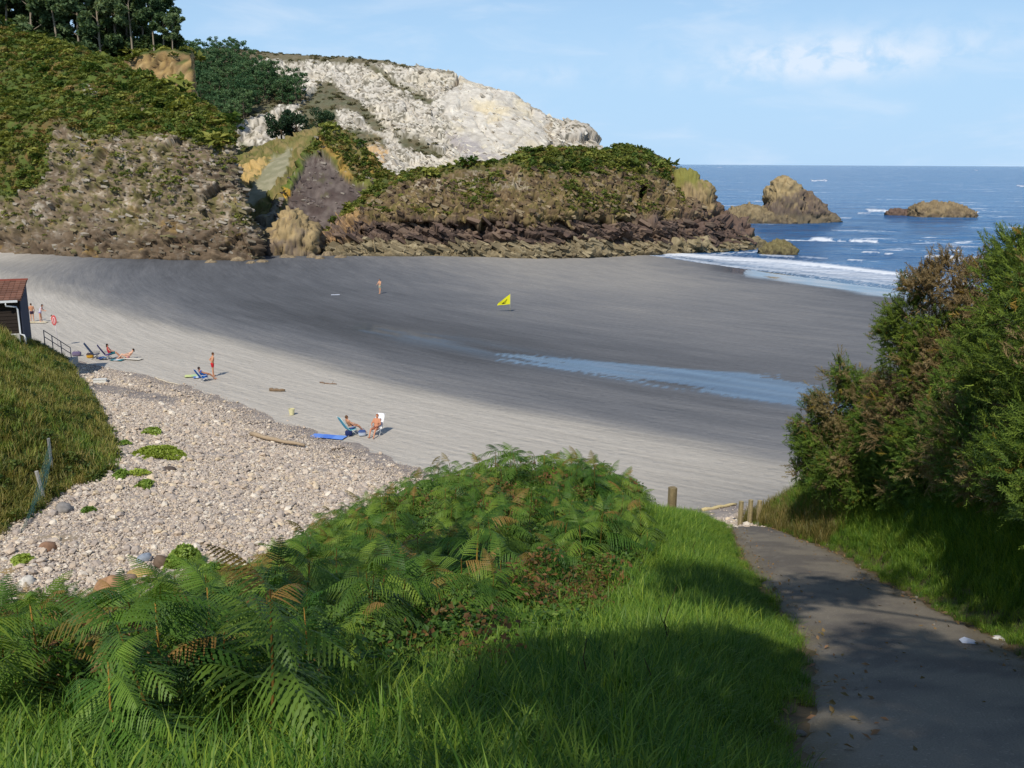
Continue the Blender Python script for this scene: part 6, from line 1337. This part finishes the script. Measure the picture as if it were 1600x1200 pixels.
def people():
    R = math.radians
    person('shirtless man in red shorts standing with hands on hips', BZ(333, 588), R(-60), J_stand('hips', .10, .35), lin(206, 150, 116), (96, 62, 36), ((206, 40, 52), .55))
    p = BZ(319, 595); chair('low blue folding chair beside the standing man', p, R(-50), (40, 110, 190)); person('person in blue lying back in the low blue chair', p + np.array([0, 0, .0]), R(-50), J_sit(.34, .55, .46, .8), lin(196, 140, 108), (70, 60, 60), ((60, 120, 200), .5), (48, 112, 196))
    towel('beach_towel', 'pale yellow towel spread left of the blue chair', 299, 588, (.9, .8), .3, [(214, 222, 150), (190, 214, 160)]); towel('beach_towel', 'blue and white towel between the yellow one and the chair', 308, 590, (.5, .6), .3, [(92, 130, 196), (208, 216, 226), (92, 130, 196)])
    p = BZ(549, 679); chair('aqua folding beach chair seen from behind', p, R(-55), (120, 208, 218), back_h=.78, seat=.34); person('tanned person reclining in the aqua chair', p, R(-55), J_sit(.42, .45, .5, .8), lin(202, 148, 116), (110, 80, 56), ((70, 90, 150), .4))
    p = BZ(588, 680); chair('white folding beach chair facing the pebbles', p, R(165), (238, 238, 240), back_h=.78, seat=.34); person('tanned person sitting in the white chair with legs stretched out', p, R(165), J_sit(.42, .35, .46, .72, .14), lin(198, 138, 106), (150, 90, 60), ((120, 60, 50), .3))
    bag('navy blue bag beside the aqua chair', 545, 681, (.42, .3, .34), (40, 52, 96)); bag('blue and white patterned bag between the two chairs', 566, 681, (.45, .32, .36), (70, 90, 140), (196, 206, 220))
    towel('beach_towel', 'bright blue towel lying at the edge of the pebbles', 513, 683, (2.0, .75), -.25, [(110, 150, 228), (92, 134, 220), (118, 158, 232)])
    person('man in pale shorts walking alone on the wet sand', BZ(594, 459), R(150), J_stand('forward', .05, .1, .16), lin(206, 156, 124), (64, 48, 40), ((190, 186, 160), .55))
    towel('bodyboard', 'small white board lying on the wet sand', 524, 461, (1.0, .5), .2, [(226, 230, 240)], 'board', .01)
    p = BZ(151, 561); chair('dark chair with a grey towel over its back, left of the group', p, R(-75), (58, 66, 92), (70, 72, 80), .9, .4, cloth2=(96, 112, 138)); towel('rolled_towel', 'blue towel heap at the foot of the dark chair', 160, 562, (.6, .5), .2, [(52, 70, 120), (90, 120, 160)], bump=.25)
    p = BZ(170, 561); chair('purple folding chair in the middle of the group', p, R(-70), (76, 58, 128), (90, 90, 100), .8, .36); person('woman in a red top sitting in the purple chair', p + np.array([.1, .1, 0]), R(-70), J_sit(.42, .3, .5, .8), lin(200, 146, 116), (44, 34, 30), ((36, 110, 120), .9), (206, 40, 70), hair_len=.12)
    person('sunbather leaning back on the sand, right of the group', BZ(200, 560), R(110), dict(J_sit(.13, .75, .36, .72)), lin(222, 176, 148), (40, 30, 28), ((206, 150, 150), .15), hair_len=.1)
    towel('beach_towel', 'white towel under the leaning sunbather', 206, 561, (1.7, .7), -.3, [(226, 220, 206), (214, 206, 190)]); towel('beach_towel', 'teal and white towel in front of the purple chair', 183, 563, (1.0, .6), -.2, [(60, 130, 140), (220, 226, 228), (60, 130, 140)])
    bag('purple grey bag on the sand near the steps', 120, 556, (.7, .45, .36), (110, 98, 128), (126, 116, 140)); bag('yellow and black bag between the steps and the group', 141, 559, (.55, .4, .4), (70, 60, 66), (216, 168, 60))
    person('tanned man standing close behind the hut', BZ(51, 502), R(40), J_stand('down', .04), lin(204, 148, 112), (80, 56, 40), ((70, 52, 74), .5)); person('woman in a white and purple swimsuit bending forward by the hut', BZ(64, 503), R(-80), J_stand('forward', .35), lin(206, 150, 120), (50, 34, 34), ((150, 130, 180), .12), (214, 208, 226), hair_len=.1)
    towel('beach_towel', 'cream towel at the feet of the people behind the hut', 57, 504, (2.0, .8), .05, [(228, 210, 170), (236, 222, 190)]); person('child in white sitting on the sand beside the sign', BZ(82, 504), R(-100), J_sit(.12, .1, .34, .5), lin(200, 150, 120), (44, 36, 34), ((210, 210, 210), .4), (232, 232, 228), scale=.8)
people()

# ================================================================== FLAG, SIGN, HUT, STEPS, POSTS, DRIFTWOOD
def flag():
    base = BZ(797, 487); root = empty('beach_flag', base); tag(root, 'yellow beach flag with a black emblem on a thin pole', 'flag')
    MB().tube([(0, 0, -.3), (0, 0, 1.9)], [.018, .012], 8, lin(200, 196, 150)).build('pole', 'cloth', root, True)
    n, m = 20, 14; u, v = np.meshgrid(np.linspace(0, 1, n), np.linspace(0, 1, m), indexing='ij'); u, v = u.reshape(-1), v.reshape(-1)
    def surf(u, v):
        x = -1.38 * u * (0.86 + .14 * v); top = 1.86 - .92 * u; bot = .80 - .16 * u; z = top + (bot - top) * v; y = .12 * np.sin(u * 7 + v * 2) * u; return np.stack([x, y, z], -1)
    P = surf(u, v); F = grid_faces(n, m); V = np.concatenate([P, P + np.array([0, .012, 0])]); c = lin(228, 224, 40) * .95
    cl = mesh_obj('flag_cloth', V, np.concatenate([F, F[:, ::-1] + n * m]), 'cloth', root, np.tile(c, (len(V), 1)), True)
    b = MB()
    for pts, w in [([(.25, .35), (.42, .52), (.66, .72)], .05), ([(.25, .35), (.36, .78), (.62, .80)], .04), ([(.40, .50), (.34, .74)], .05), ([(.42, .74), (.58, .68)], .05)]:
        for (u0, v0), (u1, v1) in zip(pts[:-1], pts[1:]):
            t = np.linspace(0, 1, 6); uu = u0 + (u1 - u0) * t; vv = v0 + (v1 - v0) * t; A = surf(uu, vv - w); B = surf(uu, vv + w); V = np.concatenate([A, B]) - np.array([0, .008, 0]); b.add(V, [(i, i + 1, i + 7, i + 6) for i in range(5)], lin(38, 38, 26))
    b.build('emblem', 'cloth', cl)
flag()
HUT_O = np.array(W(36, 528, 62)); HUT_O[2] = 0
def hut():
    zb, ze, zk = 3.4, 6.35, 7.05; a = math.radians(21); root = empty('beach_hut', (HUT_O[0], HUT_O[1], zb), a); tag(root, 'dark timber hut with brown tiled roof at the left edge', 'hut')
    H = ze - zb; D = 4.3; K = zk - zb; Lw = 7.0; dk = lin(62, 54, 48); sl = lin(70, 74, 88)
    MB().add([(-Lw, 0, -1.5), (0, 0, -1.5), (0, 0, H), (-Lw, 0, H), (-Lw, D, -1.5), (0, D, -1.5), (0, D, K), (-Lw, D, K)], [(0, 1, 2, 3), (1, 5, 6, 2), (4, 7, 6, 5), (0, 3, 7, 4), (3, 2, 6, 7)], dk).build('wall', 'cloth', root)
    for i in range(11): MB().box((-Lw / 2, -.03, .15 + i * .235), (Lw - .3, .05, .205), col=dk * (.8 + .35 * random.random())).build('board', 'bark', root)
    MB().box((.035, D / 2, (H - 1.5) / 2), (.06, D + .04, H + 1.45), col=sl).add([(.005, -.02, H), (.065, -.02, H), (.005, D + .02, H), (.065, D + .02, H), (.005, D + .02, K - .05), (.065, D + .02, K - .05)], [(0, 1, 5, 4), (0, 4, 2), (1, 3, 5), (2, 4, 5, 3)], sl).build('gable_wall', 'cloth', root)
    rf = MB(); n = 9; tile = lin(128, 92, 76)
    for i in range(n):
        t0, t1 = i / n, (i + 1) / n; y0, y1 = -.35 + (D + .5) * t0, -.35 + (D + .5) * t1 + .05; z0, z1 = H + .02 + (K - H + .06) * t0, H + .02 + (K - H + .06) * t1; w = 22
        for k in range(w):
            x0 = -Lw - .2 + (Lw + .35) * k / w; x1 = x0 + (Lw + .35) / w - .02; c = tile * random.uniform(.75, 1.15); rf.add([(x0, y0, z0 + .11), (x1, y0, z0 + .11), (x1, y1, z1 + .05), (x0, y1, z1 + .05), (x0, y0, z0 + .05), (x1, y0, z0 + .05)], [(0, 1, 2, 3), (0, 4, 5, 1)], c)
    rf.add([(-Lw - .2, -.33, H + .0), (.16, -.33, H), (.16, D + .15, K + .06), (-Lw - .2, D + .15, K + .06), (-Lw - .2, -.33, H + .06), (.16, -.33, H + .06), (.16, D + .15, K + .12), (-Lw - .2, D + .15, K + .12)], [(0, 3, 2, 1), (4, 5, 6, 7), (0, 1, 5, 4), (1, 2, 6, 5), (2, 3, 7, 6), (3, 0, 4, 7)], tile * .7)
    roof = rf.build('roof', 'bark', root); MB().box((-Lw / 2, D + .12, K + .16), (Lw + .4, .25, .1), col=lin(150, 84, 70)).build('ridge_tile', 'cloth', roof)
    wh = lin(226, 228, 228)
    MB().box((-Lw / 2 - .1, -.42, H - .02), (Lw + .1, .12, .13), col=wh).build('gutter', 'cloth', root)
    MB().tube([(-.75, -.42, H - .05), (-.75, -.40, H - .3), (-.2, -.14, H - .42), (-.12, -.12, H - .6), (-.12, -.12, .75), (.1, -.2, .66), (.16, -.24, .5), (.16, -.24, .1)], .055, 9, wh).build('downpipe', 'cloth', root, True)
    # openwork concrete balustrade
    pr = empty('balustrade', (HUT_O[0], HUT_O[1], zb), a); tag(pr, 'pale openwork concrete balustrade in front of the hut', 'balustrade'); cb = lin(188, 184, 172)
    MB().box((-3.6, -1.0, .62), (5.9, .3, .1), col=cb * 1.08).build('coping', 'stone', pr); MB().box((-.35, -1.0, .25), (.6, .34, 1.3), col=cb).build('pier', 'stone', pr)
    MB().box((-3.6, -1.0, -.45), (5.8, .22, .9), col=cb * .9).build('plinth', 'stone', pr)
    for k in range(11):
        x = -.95 - k * .52; b = MB(); b.box((x - .22, -1, .28), (.06, .16, .56), col=cb).box((x + .22, -1, .28), (.06, .16, .56), col=cb).box((x, -1, .03), (.42, .16, .06), col=cb).box((x, -1, .54), (.42, .16, .06), col=cb)
        for s in (-1, 1): b.box((x, -1, .285), (.06, .15, .60), col=cb * .98, M=rot_mats(np.array([[0, s * .62, 0]]))[0])
        b.build('openwork_block', 'stone', pr)
hut()
def steps():
    g = lin(172, 168, 160); P0, P1 = W(52, 541, 66.5), W(95, 553, 71.0); P1[2] = .45; P0[2] = 2.6; root = empty('steps', P1); tag(root, 'concrete steps going down from the hut to the sand', 'steps'); dv = P1 - P0; an = math.atan2(dv[1], dv[0])
    for i in range(9):
        t = i / 8; p = P0 + dv * t - P1; MB().box((p[0], p[1], p[2] - .6), (.62, 1.5, 1.2), an, g * random.uniform(.92, 1.05)).build('step', 'stone', root)
    MB().box((.35, -.3, -.05), (1.7, 1.4, .6), an, g * 1.05).build('landing', 'stone', root)
    rr = empty('handrail', P0); tag(rr, 'grey metal handrail beside the concrete steps', 'handrail'); m = lin(96, 100, 112); q = np.array([math.sin(an), -math.cos(an), 0]) * .78; pts = []
    for t in (0.02, .3, .62, .98): pts.append(dv * t + q + np.array([0, 0, .0]))
    for p in pts: MB().tube([p - np.array([0, 0, .3]), p + np.array([0, 0, 1.02])], .035, 8, m).build('post', 'cloth', rr, True)
    for h in (1.0, .55): MB().tube([p + np.array([0, 0, h]) for p in pts], .03, 8, m).build('rail', 'cloth', rr, True)
    b = G(91, 540, .1); s = empty('sign', b); tag(s, 'red oval warning sign with white mark on a thin white pole', 'sign'); MB().tube([(0, 0, -.3), (-.1, 0, 2.6)], .03, 8, lin(214, 206, 204)).build('pole', 'cloth', s, True)
    MB().ball((-.12, -.05, 2.15), (.22, .03, .44), 22, 12, lin(206, 92, 92)).build('sign_board', 'cloth', s, True); MB().ball((-.12, -.065, 2.15), (.13, .024, .30), 18, 10, lin(230, 196, 194)).build('sign_field', 'cloth', s, True); MB().box((-.12, -.095, 2.12), (.06, .012, .3), col=lin(196, 70, 76)).box((-.12, -.095, 2.3), (.09, .012, .05), col=lin(196, 70, 76)).build('sign_mark', 'cloth', s)
steps()
def wood_post(name, label, px, py_b, d, h, w, col=(140, 124, 92), tilt=0.0, cat='post', group=None):
    p = W(px, py_b, d); z = float(ground_z(np.array([p[0]]), np.array([p[1]]))[0]); b = MB(); V = []
    for i, zz in enumerate(np.linspace(-.4, h, 7)):
        for k in range(10):
            a = 2 * math.pi * k / 10; sq = 1 / max(abs(math.cos(a)), abs(math.sin(a))); V.append((w / 2 * math.cos(a) * sq ** .8, w / 2 * math.sin(a) * sq ** .8, zz))
    V = np.array(V); V += .012 * fbm(V, 6, 3)[:, None] * np.array([1, 1, 0]); F = [tuple(f) for f in grid_faces(7, 10, True)] + [tuple(range(60, 70))]
    c = mixv(lin(*col), lin(*col) * .55, sst(fbm(V * np.array([1, 1, .15]), 14, 3), -.1, .4)); o = mesh_obj(name, V, F, 'bark', None, c); o.location = (p[0], p[1], max(z, p[2] - .3)); o.rotation_euler = (0, tilt, .3); return tag(o, label, cat, group)
def posts():
    wood_post('wooden_post', 'stout square wooden post on the crest left of the path end', 1050, 790, 31, .95, .26)
    for px, lab, h in ((1157, 'nearest', .95), (1172, 'middle', .95), (1186, 'farthest', .9)): wood_post('wooden_post', '%s of the three small wooden posts at the path end' % {'nearest': 'leftmost', 'middle': 'middle', 'farthest': 'rightmost'}[lab], px, 806 if px < 1165 else 803, 30 if px < 1165 else 31, h * .85, .135, (166, 150, 112), 0, 'post', 'small posts at the path end')
    wood_post('fence_post', 'leaning grey fence post at the foot of the mound', 68, 770, 37, 1.25, .14, (176, 172, 164), -.14); wood_post('fence_post', 'upper grey fence post half hidden in the mound grass', 78, 706, 39.5, .9, .12, (150, 150, 146))
    # torn green netting between the fence posts
    A = [W(78, 690, 39.5), W(66, 735, 37), W(48, 790, 35), W(28, 840, 33)]; b = MB()
    for k in range(9):
        t = k / 8; pts = [p + np.array([0, 0, -.85 * t + .1 * math.sin(i * 2 + k)]) for i, p in enumerate(A)]; b.tube(pts, .008, 4, lin(64, 100, 94))
    for i in range(3):
        for q in np.linspace(0, 1, 9)[:-1]:
            p = A[i] * (1 - q) + A[i + 1] * q; b.tube([p, p - np.array([0, 0, .85])], .007, 4, lin(64, 100, 94))
    o = b.build('fence_netting', 'cloth'); tag(o, 'torn blue green netting hanging from the grey fence posts', 'netting')
posts()
def driftwood(label, a, b, r, col, z=0.15, bend=.1, branch=False, dz=0.0):
    a, b = np.array(a), np.array(b); zz = lambda p: max(float(ground_z(np.array([p[0]]), np.array([p[1]]))[0]), float(beach_z(p[0], p[1]))) + r * .75 + dz
    pts = []; n = 9; sd = np.cross(b - a, (0, 0, 1)); sd /= np.linalg.norm(sd)
    for i in range(n): t = i / (n - 1); p = a + (b - a) * t + sd * bend * math.sin(t * 4.2); p[2] = zz(p) + .02 * math.sin(i * 2.1); pts.append(p)
    rad = r * (1 - .35 * np.linspace(0, 1, n)) * (1 + .12 * np.sin(np.arange(n) * 2.3)); m = MB().tube(pts, rad, 9, lin(*col))
    if branch: m.tube([pts[3], pts[3] + sd * .25 + np.array([0, 0, .15]), pts[3] + sd * .5 + np.array([0, 0, .2])], [r * .5, r * .3, r * .12], 6, lin(*col)); m.tube([pts[6], pts[6] - sd * .2 + np.array([0, 0, .18])], [r * .45, r * .15], 6, lin(*col))
    c = pts[0]; o = m.build('driftwood', 'bark', None, True, c); tag(o, label, 'driftwood', 'driftwood on the beach')
driftwood('long driftwood log lying on the pebbles below the two chairs', G(392, 673, .9), G(474, 688, .8), .13, (168, 148, 122), dz=.10); driftwood('short thick log lying on the sand between the pebbles and the sea', G(422, 611, 0), G(445, 612, 0), .13, (128, 108, 86), bend=.03)
driftwood('twisted branch on the sand right of the short log', G(500, 598, 0), G(525, 601, 0), .05, (134, 112, 94), branch=True); driftwood('pale curved stick at the pebble edge left of the red-shorted man', G(242, 586, .2), G(276, 598, .2), .05, (206, 194, 172), bend=.2)
driftwood('pale plank of driftwood behind the three small posts', G(1098, 780, .7), G(1152, 770, .6), .09, (196, 178, 132), bend=.02); driftwood('grey stick on the pebbles in front of the pale plank', G(1092, 784, .8), G(1118, 786, .8), .06, (158, 146, 122)); driftwood('small dark stick at the pebble edge right of the long log', G(518, 702, .3), G(540, 696, .3), .06, (104, 88, 72))
def small_things():
    p = BZ(456, 648); root = empty('box', p, .3); tag(root, 'cream bucket standing alone on the sand', 'bucket'); root.name = 'bucket'
    t = [(0, .13), (.3, .17)]; b = MB(); n = 16; V = []
    for z, r in ((0, .14), (.38, .19), (.38, .175), (.03, .13)):
        for k in range(n): V.append((r * math.cos(k * 6.2832 / n), r * math.sin(k * 6.2832 / n), z))
    b.add(V, [tuple(f) for f in grid_faces(4, n, True)] + [tuple(range(n))[::-1], tuple(range(3 * n, 4 * n))], lin(222, 214, 166)); b.build('bucket_body', 'cloth', root); tt = np.linspace(0, math.pi, 9); MB().tube(np.stack([np.cos(tt) * .19, tt * 0, .38 + .16 * np.sin(tt)], -1), .008, 6, lin(200, 196, 180)).build('handle', 'cloth', root, True)
    p = G(157, 600, .5); p = place_on(np.array([p[0]]), np.array([p[1]]))[0]; o = MB().box((0, 0, .12), (.8, .4, .22), col=lin(228, 226, 216)).box((0, 0, .25), (.84, .44, .05), col=lin(214, 212, 204)).build('cool_box', 'cloth'); o.location = tuple(p); o.rotation_euler = (0, 0, .2); tag(o, 'white box left on the stones near the mound', 'box')
    q = on_path(1512, 1012); o = MB().add([(-.09, -.06, .0), (.08, -.07, .01), (.1, .05, .0), (-.02, .08, .03), (-.1, .05, .01), (0, 0, .045)], [(0, 1, 5), (1, 2, 5), (2, 3, 5), (3, 4, 5), (4, 0, 5)], lin(214, 216, 222)).build('paper', 'cloth'); o.location = (q[0], q[1], q[2] + .08); tag(o, 'crumpled scrap of white paper at the path edge', 'litter')
small_things()
def path_litter():
    pr = [leafy_proto(800 + k, 1, 0.01, 0.03, ((112, 90, 60), (146, 122, 84)), 0.2) for k in range(2)]; V, F = ico(); pr += [(V * np.array([.03, .024, .014]) * RNG.uniform(.8, 1.2, V.shape), [tuple(f) for f in F], lin(140, 130, 116) * .9), (V * np.array([.022, .02, .014]), [tuple(f) for f in F], lin(164, 156, 144) * .9)]
    n = 800; y = RNG.uniform(4, 28, n); sd = RNG.uniform(size=n) < .5; e = np.abs(RNG.normal(0, .32, n)) * RNG.choice([1, -.5], n, p=[.75, .25]); x = np.where(sd, xl(y) + e, xr(y) - e); k = RNG.uniform(size=n) < .06; x = np.where(k, xl(y) + (xr(y) - xl(y)) * RNG.uniform(.1, .9, n), x)
    P = np.stack([x, y, zp(y) + .075 - .05 * (np.minimum(np.abs(x - xl(y)), np.abs(x - xr(y))) < .1)], -1)
    tag(instancer('path_litter', pr, P, yaw(n, .3), RNG.uniform(.5, 1.6, n), RNG.choice(4, n, p=[.02, .02, .68, .28]), 'leaf_far'), 'dead leaves and grit along the edges of the path', 'litter')
path_litter()
# sea plants growing on the pebbles
def sea_plant(label, px, py, r, n, h, pal, seed):
    p = G(px, py, 1.2); 
    for _ in range(4): p = G(px, py, float(ground_z(np.array([p[0]]), np.array([p[1]]))[0]))
    rg = np.random.default_rng(seed); root = empty('shore_plant', p); tag(root, label, 'plant', 'green plants on the pebbles')
    a = rg.uniform(0, 6.28, n); rr = rg.uniform(size=n) ** .5 * (1 + .25 * np.sin(a * 3 + seed)); P = np.stack([np.cos(a) * rr * r[0], np.sin(a) * rr * r[1], h * (1 - rr ** 2 * .8) * rg.uniform(.3, 1, n) + .05], -1)
    V, F, C = leaf_cards(P, .075, pal, rg, .55); mesh_obj('leaves', V, F, 'leaf', root, C * .9); b = MB()
    for k in range(14): i = rg.integers(0, n); b.tube([(P[i, 0] * .3, P[i, 1] * .3, -.05), tuple(P[i])], [.012, .005], 4, lin(110, 120, 60), cap=False)
    b.build('stems', 'bark', root)
YG = ((168, 182, 58), (218, 222, 104)); GG = ((120, 150, 62), (168, 190, 92))
for k, a in enumerate([('largest yellow green plant cushion on the pebbles', 246, 712, (1.25, 1.1), 2600, .42, YG), ('small green plant above the large cushion on the pebbles', 238, 677, (.5, .5), 500, .3, GG), ('small plant below the large cushion', 228, 760, (.36, .4), 360, .25, GG), ('small plant left of and below the large cushion, beside the mound', 190, 745, (.35, .4), 360, .28, GG), ('straggling plant just under the left end of the large cushion', 216, 742, (.5, .4), 300, .2, GG),
        ('small plant between the mound and the large cushion', 194, 695, (.3, .35), 220, .2, GG), ('tiny plant at the foot of the mound near the grey boulder', 138, 800, (.28, .25), 260, .16, GG), ('leafy green weed at the foot of the slope by the ochre soil', 290, 885, (.65, .6), 1500, .75, GG), ('low bright weed right of the leafy one on the ochre soil', 335, 900, (.7, .5), 1300, .4, ((110, 150, 60), (150, 180, 84))), ('small weed beside the brown boulder', 205, 917, (.2, .2), 260, .16, GG), ('green weed on the pebbles at the left edge', 35, 880, (.4, .3), 420, .3, GG)]): sea_plant(*a, 700 + k)
